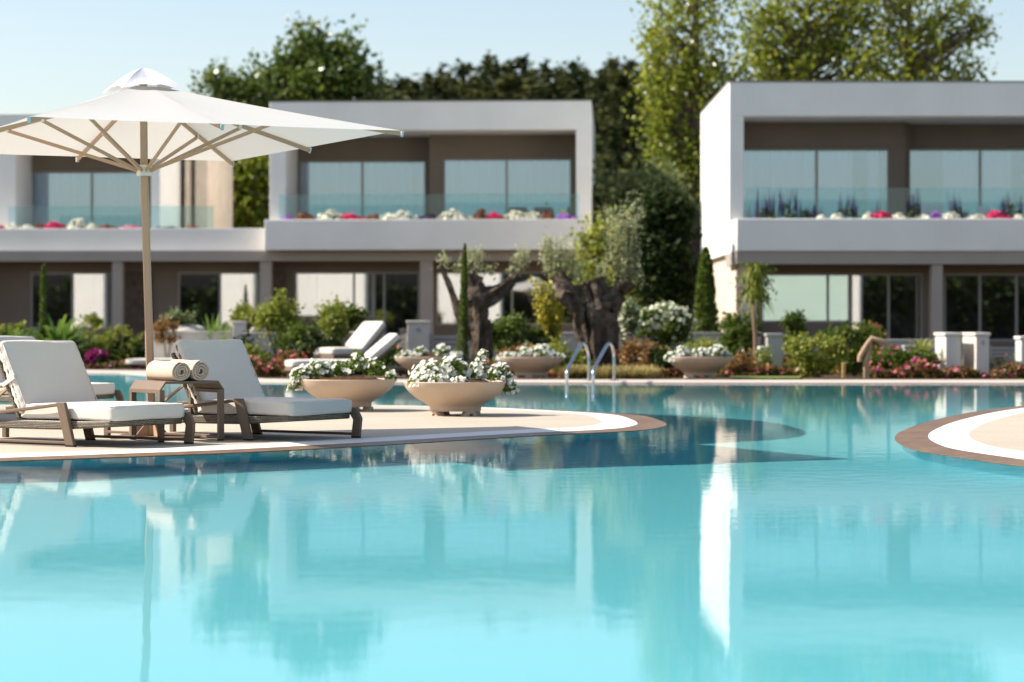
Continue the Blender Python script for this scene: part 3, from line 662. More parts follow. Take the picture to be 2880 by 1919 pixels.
part('upper_wall', M_BROWN, BR, [(xc, xs1, 1.65, 1.9, z(418, 2300, 1.65), zf), (u(2503, 1.65), xs1, 1.65, 1.9, zfl, z(418, 2300, 1.65)), (xs1, L, 2.25, 2.5, z(418, 2700, 2.25), zf), (xs1, u(2553, 2.25), 1.901, 2.5, zfl, zf)])
W1 = window(BR, xc + .02, u(2503, 1.65), zfl, z(418, 2300, 1.65), 1.72, [u(2297, 1.72)], [(xc + .1, u(2290, 1.9), M_CURT), (u(2300, 1.9), u(2397, 1.9), M_CURT), (u(2440, 1.9), u(2470, 1.9), M_CURT)])
W2 = window(BR, u(2553, 2.25), L, zfl, z(418, 2700, 2.25), 2.3, [u(2757, 2.3), u(2757, 2.3) + 1.9], [(u(2650, 2.5), u(2752, 2.5), M_CURT), (u(2763, 2.5), u(2840, 2.5), M_CURT)])
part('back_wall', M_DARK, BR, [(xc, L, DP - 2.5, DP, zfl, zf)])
m = MB(); m.box(u(2098, -.9), L, -.92, -.905, zp - .3, z(529, 2400, -.9)); m.build('balustrade', M_BAL, BR)
# ground floor
part('beam', M_GREIGE, BR, [(.0, L, -1.85, -1.45, zbeam, zb - .002), (.0, .35, -1.45, 1.0, zbeam, zb - .002)])
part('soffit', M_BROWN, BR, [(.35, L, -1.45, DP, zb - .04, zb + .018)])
part('garden_wall', M_BEIGE, BR, [(.12, .5, 1.0, DP, 0, zb - .003), (.12, .5, -1.4, 1.0, 0, zbeam - .003)])
cx0, cx1 = u(2621, -1.8), u(2652, -1.8)
part('column', M_GREIGE, BR, [(cx0, cx1, -1.8, -1.4, 0, zbeam)], .01)
part('column', M_GREIGE, BR, [(L - .4, L, -1.8, -1.4, 0, zbeam)], .01)
vg = -.75; gz0, gz1 = z(908, 2300, vg), z(769, 2300, vg); ga, gb = u(2140, vg), u(2392, vg)
part('ground_wall', M_BROWN, BR, [(.5, L, vg, vg + .25, gz1, zb - .045), (.5, gb, vg, vg + .25, 0, gz0), (.5, ga, vg, vg + .25, gz0, gz1), (u(2595, vg), u(2655, vg), vg, vg + .25, 0, gz1), (u(2655, vg), L, vg, vg + .25, 0, z(960, 2700, vg))])
window(BR, ga, gb, gz0, gz1, vg + .02, [u(2329, vg)], [(ga + .08, gb - .08, M_REFL2)], M_GLASSG)
window(BR, gb, u(2595, vg), .05, gz1, vg + .02, [u(2500, vg)], [(u(2540, vg), u(2590, vg), M_DCURT)], M_GLASSL, name='terrace_door')
window(BR, u(2655, vg), L, z(960, 2700, vg), gz1, vg + .02, [u(2757, vg), u(2860, vg)], [], M_GLASSL)
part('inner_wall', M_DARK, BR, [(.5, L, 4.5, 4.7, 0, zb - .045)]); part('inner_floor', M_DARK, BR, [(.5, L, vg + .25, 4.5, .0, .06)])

# ---- middle and left villa
A3 = -math.radians(2.6); YM = 65.4
FM = Fr(PX(1663, YM), YM, A3); BM = thing('villa', 'long white two-storey villa behind the parasol and the old olive trees', 'villa', (FM.o.x, FM.o.y, 0), A3, 'white villas beyond the pool')
u, z = FM.u, FM.z; DP = 9.0; zt, zf = z(284, 1650), z(365, 1500)
zp, zb, zbeam = z(617, 1300, -1.3), z(703, 1300, -1.3), z(733, 1300, -1.3); zfl = zb + .33
xl, xl1, xr0 = u(758), u(804), u(1620)
part('roof', M_WHITE, BM, [(xl, 0, 0, DP, zf, zt)], .015)
part('roof_edge', M_WFRAME, BM, [(xl - .012, .012, -.012, .16, zt + .002, zt + .03)])
part('side_wall', M_WHITE, BM, [(xl, xl1, 0, DP, zfl, zf)], .01); part('side_wall', M_WHITE, BM, [(xr0, 0, 0, DP, zfl, zf)], .01)
part('floor_slab', M_WHITE, BM, [(u(-250), 0, -.4, DP, zb + .02, zfl - .002)])
part('parapet', M_WHITE, BM, [(u(744, -1.3), 0, -1.3, -1.02, zb, zp), (-.28, 0, -1.02, -.003, zb, zp), (u(744, -1.3), u(744, -1.3) + .28, -1.02, -.003, zb, zp)], .012)
part('planter_floor', M_SOIL, BM, [(u(744, -1.3) + .28, -.28, -1.02, -.4, zb + .02, zp - .1)])
xs = u(1208, 1.7); wz = z(452, 1000, 2.4); wz2 = z(446, 1400, 1.7)
part('upper_wall', M_BROWN, BM, [(xl1, xs, 2.35, 2.6, wz, zf), (xl1, u(840, 2.35), 2.35, 2.6, zfl, wz), (u(1198, 2.35), xs, 2.35, 2.6, zfl, wz), (xs, xr0, 1.7, 1.95, wz2, zf), (xs, u(1246, 1.7), 1.7, 1.95, zfl, wz2), (u(1608, 1.7), xr0, 1.7, 1.95, zfl, wz2), (xs, xs + .25, 1.951, 2.6, zfl, zf)])
window(BM, u(840, 2.35), u(1198, 2.35), zfl, wz, 2.42, [u(1019, 2.42)], [(u(846, 2.6), u(1190, 2.6), M_CURT)])
window(BM, u(1246, 1.7), u(1608, 1.7), zfl, wz2, 1.77, [u(1425, 1.77)], [(u(1252, 1.95), u(1602, 1.95), M_CURT)])
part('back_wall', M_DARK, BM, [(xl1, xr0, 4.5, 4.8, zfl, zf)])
m = MB(); m.box(u(786, -.6), u(1628, -.6), -.62, -.605, zp - .3, z(546, 1200, -.6)); m.build('balustrade', M_BAL, BM)
# left part: a second upper box set back, and the link between them
lv = 1.2; yl0 = u(-250, lv); lx0, lx1 = u(-10, lv), u(43, lv); rx0, rx1 = u(424, lv), u(450, lv); ltz, lfz = z(320, 20, lv), z(400, 20, lv)
lp, lb = z(643, 300, -.6), z(716, 300, -.6)
part('roof', M_WHITE, BM, [(yl0, rx1, lv, DP, lfz, ltz)], .015)
part('side_wall', M_WHITE, BM, [(lx0, lx1, lv, DP, zfl, lfz)], .01); part('side_wall', M_WHITE, BM, [(rx0, rx1, lv, DP, zfl, lfz)], .01)
part('parapet', M_WHITE, BM, [(yl0, u(744, -1.3) - .003, -.6, -.35, lb, lp)], .012)
part('planter_floor', M_SOIL, BM, [(yl0, u(744, -1.3) - .003, -.35, .3, lb + .02, lp - .1)])
part('upper_wall', M_BROWN, BM, [(lx1, rx0, lv + 1.9, lv + 2.1, z(482, 250, lv + 1.9), lfz), (lx1, u(84, lv + 1.9), lv + 1.9, lv + 2.1, zfl, z(482, 250, lv + 1.9)), (u(405, lv + 1.9), rx0, lv + 1.9, lv + 2.1, zfl, z(482, 250, lv + 1.9))])
window(BM, u(84, lv + 1.9), u(405, lv + 1.9), zfl, z(482, 250, lv + 1.9), lv + 1.95, [u(258, lv + 1.95)], [(u(88, lv + 2.1), u(400, lv + 2.1), M_CURT)])
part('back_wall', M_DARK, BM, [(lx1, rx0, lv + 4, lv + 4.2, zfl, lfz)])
part('stair_wall', M_BEIGE, BM, [(rx1 + .15, u(532, lv + 3), lv + 3, DP, zfl, z(380, 500, lv + 3)), (u(546, lv + 3), u(580, lv + 3), lv + 3.2, DP, zfl, z(380, 500, lv + 3)), (u(532, lv + 3), u(546, lv + 3), lv + 3.6, DP, zfl, z(385, 500, lv + 3))])
m = MB(); m.box(u(25, .2), u(600, .2), .2, .215, lp - .3, z(580, 200, .2)); m.build('balustrade', M_BAL, BM)
# ground floor
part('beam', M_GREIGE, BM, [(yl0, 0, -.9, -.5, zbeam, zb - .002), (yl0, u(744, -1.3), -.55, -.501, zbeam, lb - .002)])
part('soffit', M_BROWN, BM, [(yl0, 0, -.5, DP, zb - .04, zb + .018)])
for a, c in ((315, 344), (731, 763), (1181, 1217), (1640, 1664), (-60, -30)):
    part('column', M_GREIGE, BM, [(u(a, -.85), u(c, -.85), -.85, -.55, 0, zbeam)], .01)
vg = .0; gz1 = z(765, 900, vg); gz0 = z(893, 900, vg); zz = zb - .045
part('ground_wall', M_BROWN, BM, [(yl0, 0, vg, vg + .25, gz1, zz), (u(760, vg), u(828, vg), vg, vg + .25, 0, gz1), (u(828, vg), u(1050, vg), vg, vg + .25, 0, gz0), (u(1180, vg), u(1225, vg), vg, vg + .25, 0, gz1), (u(1225, vg), u(1640, vg), vg, vg + .25, 0, z(915, 1400, vg)), (u(1640, vg), 0, vg, vg + .25, 0, gz1),
     (yl0, u(85, vg), vg, vg + .25, 0, gz1), (u(85, vg), u(315, vg), vg, vg + .25, 0, z(925, 200, vg)), (u(430, vg), u(500, vg), vg, vg + .25, 0, gz1), (u(500, vg), u(731, vg), vg, vg + .25, 0, z(925, 600, vg)), (u(731, vg), u(762, vg), vg, vg + .25, 0, gz1)])
part('wood_panel', M_WOODP, BM, [(u(315, vg), u(430, vg), vg - .05, vg + .2, 0, gz1)]); part('wood_panel', M_WOODP, BM, [(u(764, vg), u(800, vg), vg - .3, vg - .004, 0, gz1)])
window(BM, u(828, vg), u(1050, vg), gz0, gz1, vg + .02, [u(995, vg)], [(u(832, vg), u(888, vg), M_CURT), (u(890, vg), u(992, vg), M_REFL), (u(998, vg), u(1046, vg), M_REFL3)], M_GLASSL)
window(BM, u(1050, vg), u(1180, vg), .05, gz1, vg + .02, [u(1080, vg)], [(u(1078, vg), u(1120, vg), M_DCURT)], M_GLASSL, name='terrace_door')
window(BM, u(1225, vg), u(1640, vg), z(915, 1400, vg), gz1, vg + .02, [u(1330, vg), u(1440, vg)], [(u(1229, vg), u(1410, vg), M_REFL), (u(1570, vg), u(1636, vg), M_DCURT)], M_GLASSL)
window(BM, u(85, vg), u(315, vg), z(925, 200, vg), gz1, vg + .02, [u(203, vg)], [(u(207, vg), u(260, vg), M_REFL), (u(261, vg), u(311, vg), M_REFL3), (u(88, vg), u(95, vg), M_DCURT)], M_GLASSL)
window(BM, u(500, vg), u(731, vg), z(925, 600, vg), gz1, vg + .02, [u(618, vg)], [(u(622, vg), u(674, vg), M_REFL), (u(675, vg), u(727, vg), M_REFL3), (u(503, vg), u(515, vg), M_DCURT)], M_GLASSL)
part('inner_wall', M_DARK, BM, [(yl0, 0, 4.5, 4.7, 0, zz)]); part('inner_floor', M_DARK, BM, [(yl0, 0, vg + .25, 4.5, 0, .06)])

# ---- flowers along the balconies: each clump its own
FLC = {'crimson': ((.55, .02, .10), (.70, .04, .16)), 'white': ((.80, .78, .66), (.72, .74, .62)), 'violet': ((.30, .10, .48), (.42, .16, .60)), 'rust': ((.20, .07, .04), (.28, .12, .06)), 'dark purple': ((.035, .02, .07), (.08, .04, .14)), 'pink': ((.65, .25, .35), (.7, .35, .42))}
FLM = {k: leafmat(k.replace(' ', '_') + '_petals', *v, .25, .6, .2) for k, v in FLC.items()}
M_GRN = leafmat('balcony_leaf', (.05, .085, .02), (.10, .14, .035), .3)
def clump(fr, px0, px1, v, ztop, h, colour, label, where):
    xc_ = fr.u((px0 + px1) / 2, v); wd = abs(fr.u(px1, v) - fr.u(px0, v)); rg = np.random.default_rng(1000 + int(px0))
    X_ = fr.o.x + xc_ * fr.c - v * fr.s; Y_ = fr.o.y + xc_ * fr.s + v * fr.c
    t = thing('flower_clump', label, 'flowers', (X_, Y_, ztop), fr.rz, where)
    n = int(70 + 150 * wd); d = unit(rg.normal(size=(n, 3))); d[:, 2] = np.abs(d[:, 2]); C = d * rg.uniform(.3, 1, (n, 1)) ** .4 * np.array([wd * .54, .22, h]); C[:, 2] *= .95 + .30 * np.sin(C[:, 0] * 7 + px0) * np.sin(C[:, 0] * 3.1 + 1)
    npmesh('foliage', *leaf_arr(C * .92, .09, .5, rng=rg), M_GRN, t)
    if colour in FLM:
        n = int(45 + 140 * wd); d = unit(rg.normal(size=(n, 3)) + np.array([0, -.3, .4])); d[:, 2] = np.abs(d[:, 2]); C = d * rg.uniform(.7, 1.15, (n, 1)) * np.array([wd * .54, .22, h]); C[:, 2] *= .95 + .30 * np.sin(C[:, 0] * 7 + px0) * np.sin(C[:, 0] * 3.1 + 1)
        V, f = flower_arr(C, d + .3 * rg.normal(size=(n, 3)), .055, rng=rg); npmesh('blossom_mass', V, f, FLM[colour], t)['kind'] = 'stuff'
    else:
        n = int(26 * wd + 10); B = np.stack([rg.uniform(-.5, .5, n) * wd, rg.uniform(-.15, .15, n), np.zeros(n) + h * .3], 1)
        V, f = blade_arr(B, np.stack([rg.normal(size=n) * .12, rg.normal(size=n) * .12, np.ones(n)], 1), h * rg.uniform(.7, 1.55, n), np.zeros(n) + .035, .02, rng=rg)
        npmesh('flower_spikes', V, f, FLM['dark purple'], t)['kind'] = 'stuff'
gm = 'flower clumps along the middle balcony'
pos = ['at the left column', 'next to the violet corner clump', 'left of the first crimson clump', 'between two white clumps under the wide left window', 'right of the left crimson clump', 'under the middle wall between the windows', 'over the dark purple patch edge', 'left of the right crimson clump', 'under the right window', 'widest, right of the right crimson clump', 'near the right column', 'last clump before the right column']
cl = [(793, 827, 'violet', .12), (832, 887, 'rust', .22), (893, 962, 'white', .26), (958, 1028, 'crimson', .2), (1030, 1066, 'rust', .22), (1068, 1170, 'white', .25), (1176, 1232, 'dark purple', .16), (1234, 1328, 'white', .27), (1333, 1368, 'rust', .27), (1367, 1420, 'crimson', .24), (1418, 1520, 'white', .3), (1522, 1556, 'rust', .2), (1568, 1622, 'violet', .2)]
lab = ['small violet flower clump at the left end of the middle balcony', 'rust-brown leafy clump next to the small violet clump, middle balcony', 'white flower mound touching the left crimson clump, middle balcony', 'left of the two crimson flower clumps on the middle balcony', 'rust-brown clump between the left crimson and the next white mound', 'white flower mound between the rust clump and the dark purple patch', 'low dark purple flower patch under the wall between the windows', 'white flower mound right after the dark purple patch, middle balcony', 'rust-brown clump just before the right crimson clump, middle balcony', 'right of the two crimson flower clumps on the middle balcony', 'largest white flower mound, right of the right crimson clump', 'rust-brown clump between the largest white mound and the violet one', 'bright violet flower clump at the right end of the middle balcony']
for (a, c, col_, h), lb_ in zip(cl, lab): clump(FM, a, c, -.85, zp - .05, h, col_, lb_, gm)
cl = [(-20, 16, 'crimson', .16), (16, 56, 'white', .2), (61, 96, 'white', .2), (100, 121, 'rust', .2), (121, 190, 'crimson', .2), (190, 245, 'white', .26), (248, 276, 'white', .2), (280, 330, 'rust', .16), (335, 405, 'pink', .12), (440, 500, 'spikes', .10), (525, 560, 'rust', .14)]
lab = ['crimson flower clump cut by the picture edge on the left balcony', 'white flower mound beside the crimson clump at the picture edge', 'second white flower mound from the picture edge, left balcony', 'small rust clump before the wide crimson one, left balcony', 'wide crimson flower clump in the middle of the left balcony', 'tallest white flower mound on the left balcony', 'small white flower mound left of the rust patch, left balcony', 'flat rust-brown patch between white and pink flowers, left balcony', 'low pink flower strip just behind the parasol pole', 'sparse green shoots on the parapet right of the parasol pole', 'dark reddish clump on the parapet before the beige stair wall']
for (a, c, col_, h), lb_ in zip(cl, lab): clump(FM, a, c, -.2, lp - .05, h, col_, lb_, 'flower clumps along the left balcony')
zpr = FR.z(615, 2100, -1.9)
cl = [(2103, 2142, 'violet', .1), (2128, 2190, 'spikes', .5), (2190, 2245, 'spikes', .52), (2240, 2300, 'spikes', .34), (2296, 2322, 'white', .14), (2332, 2375, 'white', .16), (2346, 2420, 'spikes', .42), (2426, 2450, 'white', .18), (2433, 2514, 'crimson', .2), (2510, 2548, 'white', .2), (2552, 2590, 'spikes', .48), (2574, 2622, 'white', .2), (2616, 2646, 'violet', .18), (2640, 2700, 'white', .2), (2670, 2712, 'spikes', .44), (2714, 2772, 'white', .18), (2768, 2850, 'crimson', .24), (2798, 2885, 'spikes', .42), (2850, 2890, 'white', .18)]
lab = ['low violet flowers at the left corner of the right balcony', 'tall purple-spiked plant nearest the corner of the right balcony', 'second tall purple-spiked plant on the right balcony', 'lower purple-spiked plant before the first white flowers, right balcony', 'tiny white flower mound after the purple spikes, right balcony', 'white flowers at the foot of the lone leafy spike plant', 'lone leafy spike plant left of the crimson clump, right balcony', 'small white mound touching the first crimson clump, right balcony', 'first crimson flower clump on the right balcony', 'white mound right of the first crimson clump, right balcony', 'green spike plant in front of the wall between the right windows', 'white mound left of the violet patch, right balcony', 'small violet patch between two white mounds, right balcony', 'white mound right of the violet patch, right balcony', 'green spike plant before the second window, right balcony', 'white mound left of the second crimson clump, right balcony', 'second crimson flower clump on the right balcony', 'tall spike plant behind the second crimson clump', 'white mound cut by the picture edge, right balcony']
for (a, c, col_, h), lb_ in zip(cl, lab): clump(FR, a, c, -1.2 + (.15 if col_ == 'spikes' else 0), zpr - .06, h, col_, lb_, 'flower clumps along the right balcony')

# balcony seats seen through the glass
M_CHR = mat('dark_rattan', (.10, .10, .105), .7); M_CHW = mat('white_sofa_fabric', (.74, .70, .64), .8)
def seat(fr, px0, px1, py_top, v, m, label, cat, floor):
    x0, x1 = fr.u(px0, v), fr.u(px1, v); wd = x1 - x0; X_ = fr.o.x + x0 * fr.c - v * fr.s; Y_ = fr.o.y + x0 * fr.s + v * fr.c; h = fr.z(py_top, px0, v) - floor
    t = thing('balcony_seat', label, cat, (X_, Y_, floor), fr.rz, 'balcony seats behind the glass')
    part('seat', m, t, [(.06, wd - .06, 0, .6, .25, .42)], .03); part('backrest', m, t, [(0.0, wd, .605, .75, .2, h)], .04)
    for xx in (.03, wd - .08):
        for yy in (.04, .55): part('leg', M_CHR, t, [(xx, xx + .05, yy, yy + .05, 0, .248)])
    for xx in (-.002, wd - .055): part('armrest', m, t, [(xx, xx + .057, .03, .6, .3, .6)], .02)
zfm = zfl
seat(FM, 1427, 1478, 580, .4, M_CHR, 'dark balcony armchair left of its twin, behind the balustrade', 'armchair', zfl)
seat(FM, 1499, 1552, 580, .4, M_CHR, 'dark balcony armchair nearer the right column', 'armchair', zfl)
seat(FR, 2592, 2668, 572, .3, M_CHW, 'white balcony sofa by the second window of the right villa', 'sofa', FR.z(706, 2100, -1.9) + .3)
seat(FR, 2765, 2800, 578, .3, M_CHW, 'white balcony chair near the right end of the balcony', 'armchair', FR.z(706, 2100, -1.9) + .3)
# ------------------------------------------------------------------ garden plants
LM = dict(
  mid=leafmat('mid_green_leaf', (.05, .09, .012), (.15, .195, .03), .35, .5, .15),
  dark=leafmat('dark_green_leaf', (.016, .030, .008), (.042, .065, .014), .25, .6, .12),
  lime=leafmat('yellow_green_leaf', (.17, .22, .03), (.33, .33, .05), .4),
  yellow=leafmat('yellow_leaf', (.42, .40, .04), (.55, .46, .06), .4),
  olive=leafmat('olive_leaf', (.36, .39, .18), (.56, .56, .32), .45),
  grey=leafmat('grey_green_leaf', (.12, .155, .06), (.22, .26, .11), .3, .6, .15),
  rusty=leafmat('rusty_leaf', (.25, .12, .04), (.34, .20, .06), .35),
  straw=leafmat('straw_blade', (.34, .28, .10), (.46, .38, .15), .4),
  poplar=leafmat('poplar_leaf', (.15, .205, .02), (.39, .40, .05), .5, .28, .55),
  dec=leafmat('deciduous_leaf', (.075, .12, .02), (.17, .22, .04), .35, .3, .5),
  pine=leafmat('pine_needles', (.045, .055, .016), (.11, .115, .035), .25, .7, .08),
  pine2=leafmat('pine_needles_dark', (.022, .032, .011), (.06, .07, .02), .2, .7, .08),
  agave=leafmat('strap_leaf', (.07, .15, .025), (.19, .27, .05), .4),
)
FP = dict(magenta=leafmat('magenta_petals', (.60, .02, .25), (.75, .06, .35), .3), wine=leafmat('wine_petals', (.28, .015, .12), (.40, .03, .2), .3), cream=leafmat('cream_petals', (.72, .72, .55), (.60, .66, .45), .3), rose=leafmat('rose_petals', (.48, .08, .12), (.62, .17, .20), .3), red=leafmat('red_petals', (.40, .05, .05), (.52, .10, .08), .3))
M_BARK = mat('grey_bark', (.16, .12, .09), .95, .1, noise=(7, .45), bump=(14, 1, .03))
M_OBARK = mat('olive_bark', (.10, .075, .056), .95, .1, noise=(5, .6), bump=(9, 1, .08))
GZ = .045
def base(px, Y): return (PX(px, Y), Y, GZ)

def bush(label, px, Y, ytop, wpx, leaf='mid', n=1500, size=.10, fl=None, cat='shrub', name='garden_shrub', group=None, ybot=None, asp=.5, cr=.10, clumpn=None, seed=None, depth=.8):
    rg = np.random.default_rng(seed or 2000 + int(px * 7 + ytop)); t = thing(name, label, cat, base(px, Y), 0, group)
    w = wpx * Y / F / 2; top = PZ(ytop, Y) - GZ; bot = PZ(ybot, Y) - GZ if ybot else .02; bot = max(bot, 0); h = (top - bot) / 2; cz = bot + h
    nc = clumpn or max(10, int(26 * w / .6)); P, c = clumps(nc, max(8, n // nc), (0, 0, cz), (w * .86, w * depth * .86, h * .88), cr * max(.6, w), .35, rg)
    P = P[P[:, 2] > .01]; npmesh('foliage', *leaf_arr(P, size, asp, up=.25, rng=rg), LM[leaf], t)
    m = MB()
    for k in range(5):
        q = c[k % len(c)]; m.tube([(q[0] * .08, q[1] * .08, 0), (q[0] * .45, q[1] * .45, q[2] * .5), tuple(q)], [.022, .016, .008], 5)
    m.build('stems', M_BARK, t, smooth=60)
    if fl:
        fm, nf, fr, topb = fl; d = unit(rg.normal(size=(nf, 3)) + np.array([0, -.35, topb])); C = np.array([0, 0, cz]) + d * rg.uniform(.8, 1.06, (nf, 1)) * np.array([w, w * depth, h])
        npmesh('blossom_mass', *flower_arr(C, d + .4 * rg.normal(size=(nf, 3)), fr, rng=rg), FP[fm], t)['kind'] = 'stuff'
    return t
def fan(label, px, Y, ytop, wpx, leaf='agave', n=70, wd=.05, droop=.5, cat='plant', name='strap_leaf_plant', zb=0.0, group=None, spread=1.1):
    rg = np.random.default_rng(1000 + int(px * 3 + ytop)); t = thing(name, label, cat, base(px, Y), 0, group)
    H = PZ(ytop, Y) - GZ - zb; R = wpx * Y / F / 2; L = max(H / (1 - droop * .8), R * .9)
    az = rg.uniform(0, 2 * PI, n); el = rg.uniform(.15, 1.45, n); D_ = np.stack([np.cos(az) * np.cos(el) * spread, np.sin(az) * np.cos(el) * spread, np.sin(el)], 1)
    V, f = blade_arr(np.tile([0, 0, zb + .03], (n, 1)) + rg.normal(size=(n, 3)) * [.04, .04, .02], D_, L * rg.uniform(.7, 1.08, n), np.zeros(n) + wd, droop, rng=rg)
    npmesh('foliage', V, f, LM[leaf], t); m = MB(); m.lathe([(0, 0), (.07, 0), (.06, zb + .1), (0, zb + .12)], 8); m.build('stem', M_BARK, t); return t
def tuft(label, px, Y, ytop, wpx, leaf='straw', n=900, cat='ornamental grass', depth=.6):
    rg = np.random.default_rng(1000 + int(px + ytop)); t = thing('ornamental_grass', label, cat, base(px, Y)); H = PZ(ytop, Y) - GZ; R = wpx * Y / F / 2
    B = np.stack([rg.uniform(-1, 1, n) * R * .85, rg.uniform(-1, 1, n) * R * depth, np.zeros(n)], 1); D_ = np.stack([B[:, 0] / R * .45 + rg.normal(size=n) * .3, rg.normal(size=n) * .35, np.ones(n)], 1)
    V, f = blade_arr(B, D_, H * rg.uniform(.7, 1.25, n), np.zeros(n) + .018, .45, rng=rg); npmesh('foliage', V, f, LM[leaf], t)
    npmesh('old_growth', *blade_arr(B[: n // 3], D_[: n // 3] * [1.2, 1, .7], H * rg.uniform(.4, .7, n // 3), np.zeros(n // 3) + .02, .5, rng=rg), LM['mid'], t); return t
def column(label, px, Y, ytop, ybot, wb, wt, leaf='mid', n=1400, size=.06, cat='cypress', name='column_cypress', lean=0.0):
    rg = np.random.default_rng(1000 + int(px + ytop)); t = thing(name, label, cat, base(px, Y)); H = PZ(ytop, Y) - GZ; k = Y / F / 2
    zz = rg.uniform(0, 1, n) ** .9; r = (wb + (wt - wb) * zz) * k * np.minimum(1, (1 - zz) * 6 + .25); a = rg.uniform(0, 2 * PI, n); q = rg.uniform(.55, 1, n)
    C = np.stack([np.cos(a) * r * q + lean * zz, np.sin(a) * r * q, .05 + zz * H], 1); npmesh('foliage', *leaf_arr(C, size, .5, up=1.2, rng=rg), LM[leaf], t)
    m = MB(); m.tube([(0, 0, 0), (lean * .5, 0, H * .5), (lean * .9, 0, H * .9)], [wb * k * .45, wb * k * .35, .02], 8); m.build('trunk', M_BARK, t, smooth=60); return t

YB = 44.0
bush('leafy sun-speckled shrub cut by the picture edge, behind the hidden lounger', 25, 52.35, 905, 130, 'lime', 1300, .12)
fan('broad dark sago palm with arching fronds behind the nearest lounger', 165, 52.0, 858, 330, n=190, wd=.13, droop=.55, name='sago_palm', cat='palm')
fan('smaller sago palm at the picture edge, beside the broad one', 40, 52.17, 885, 260, n=150, wd=.12, droop=.55, name='sago_palm', cat='palm')
column('tall slim green column plant before the left ground window', 122, 52.0, 752, 900, 26, 14, 'mid', 900, .08, 'cactus', 'column_cactus')
bush('sparse yellow-green shrub in front of the left pale reflections', 262, 53.05, 868, 95, 'lime', 800, .11)
bush('wide yellowish bush between the sago palm and the parasol pole', 330, 52.35, 915, 150, 'lime', 1500, .10, cr=.14)
bush('dark bush below the yellowish one, beside the parasol pole', 372, 52.17, 950, 160, 'dark', 1400, .10)
bush('wine-red flowering shrub left of the pink one at the far water edge', 272, 51.0, 985, 62, 'dark', 600, .10, ('wine', 120, .07, .4), 'flowering shrub', 'flowering_shrub')
bush('bright pink flowering shrub at the far water edge', 312, 53.68, 985, 48, 'mid', 500, .09, ('magenta', 50, .075, 1.0), 'flowering shrub', 'flowering_shrub')
bush('rounded brownish bush right of the parasol pole on the low wall', 470, 51.2, 905, 95, 'rusty', 800, .09, ybot=960)
bush('light green tuft above the pale boulder', 500, 52.0, 865, 110, 'grey', 900, .11, ybot=920)
fan('dark green strap-leaved plant on the low wall behind the second lounger', 603, 51.6, 868, 120, n=80, wd=.10, droop=.35, zb=.30)
bush('upright dark cypress shrub behind the strap-leaved plant', 548, 53.0, 855, 40, 'dark', 600, .1)
bush('bright green bush beside the first column on the low wall', 690, 51.0, 862, 90, 'lime', 900, .10, ybot=915)
bush('tall yellow-green shrub with one high shoot, right of the first column', 785, 47.0, 855, 115, 'lime', 1700, .10, ybot=930, cr=.16)
bush('single yellow-green shoot above the tall shrub', 792, 47.1, 815, 34, 'lime', 260, .09, ybot=880)
bush('bushy green shrub below the tall yellow-green one', 850, 46.0, 900, 130, 'mid', 1700, .10, cr=.15)
bush('yellow-green shrub in front of the white blind', 945, 46.5, 855, 110, 'lime', 1500, .10, ybot=960, cr=.15)
bush('rounded green shrub beside the blue cushion', 985, 47.5, 860, 80, 'mid', 900, .10, ybot=925)
bush('dark low shrub behind the far loungers', 905, 45.0, 930, 120, 'dark', 1400, .10)
bush('small yellow bush behind the back of the second lounger', 705, 44.5, 960, 62, 'lime', 600, .08, cr=.13)
bush('dark upright shrub before the grey low wall', 690, 46.2, 925, 46, 'dark', 500, .09)
column('tall slim cactus-like column in front of the dark olive tree', 1300, 43.6, 694, 1000, 40, 12, 'mid', 2600, .055, 'cactus', 'column_cactus', .05)
bush('spreading green bush between the two olive trees', 1440, 46.0, 895, 230, 'mid', 2200, .10, ybot=990, depth=.6)
bush('dark bush under the yellow shrub between the olive trees', 1500, 45.5, 930, 190, 'dark', 1900, .10, depth=.6)
bush('orange-brown bush behind the far bowl by the ladder', 1470, 43.5, 960, 150, 'rusty', 1300, .09)
bush('yellowish bush behind the ladder rails', 1590, 43.0, 965, 130, 'lime', 1400, .09, cr=.13)
tuft('pale feathery grass left of the ladder rails', 1628, 42.2, 1000, 90)
tuft('wide golden grass clump right of the ladder rails', 1755, 42.0, 1000, 190, n=1500)
bush('orange-tinted bush behind the golden grass', 1800, 43.5, 960, 120, 'rusty', 1200, .09)
bush('dark bush between the golden grass and the lawn-side bowl', 1885, 43.0, 985, 130, 'dark', 1400, .10)
bush('large shrub covered in cream-white flower heads', 1872, 47.5, 852, 185, 'mid', 2600, .10, ('cream', 150, .052, 1.1), 'flowering shrub', 'flowering_shrub', ybot=985)
bush('narrow shrub of cream flowers right beside the thick olive trunk', 1765, 47.0, 850, 75, 'grey', 900, .10, ('cream', 90, .06, .5), 'flowering shrub', 'flowering_shrub', ybot=960)
bush('yellow-green bush behind the lawn-side bowl', 1965, 43.5, 940, 110, 'lime', 1200, .09, cr=.15)
column('soft dark green conifer column beside the beige wall', 1985, 52.0, 705, 950, 100, 30, 'mid', 3200, .11)
bush('dense dark bush beneath the small slim tree', 2080, 46.0, 872, 130, 'mid', 1900, .10, cr=.14)
bush('rusty low bush at the foot of the slim tree', 2065, 43.0, 1000, 130, 'rusty', 900, .08)
bush('green bush on the low post before the wide blind', 2238, 48.0, 885, 78, 'mid', 900, .09, ybot=945)
bush('small bright plant hanging below the post bush', 2215, 47.0, 935, 40, 'lime', 350, .08, ybot=985)
bush('pale lit plant on the corner of the grey post', 2147, 43.3, 975, 40, 'lime', 420, .07)
bush('wide yellow-green bush at the lawn end, nearest the pool', 2300, 42.6, 945, 170, 'lime', 2400, .09, cr=.13)
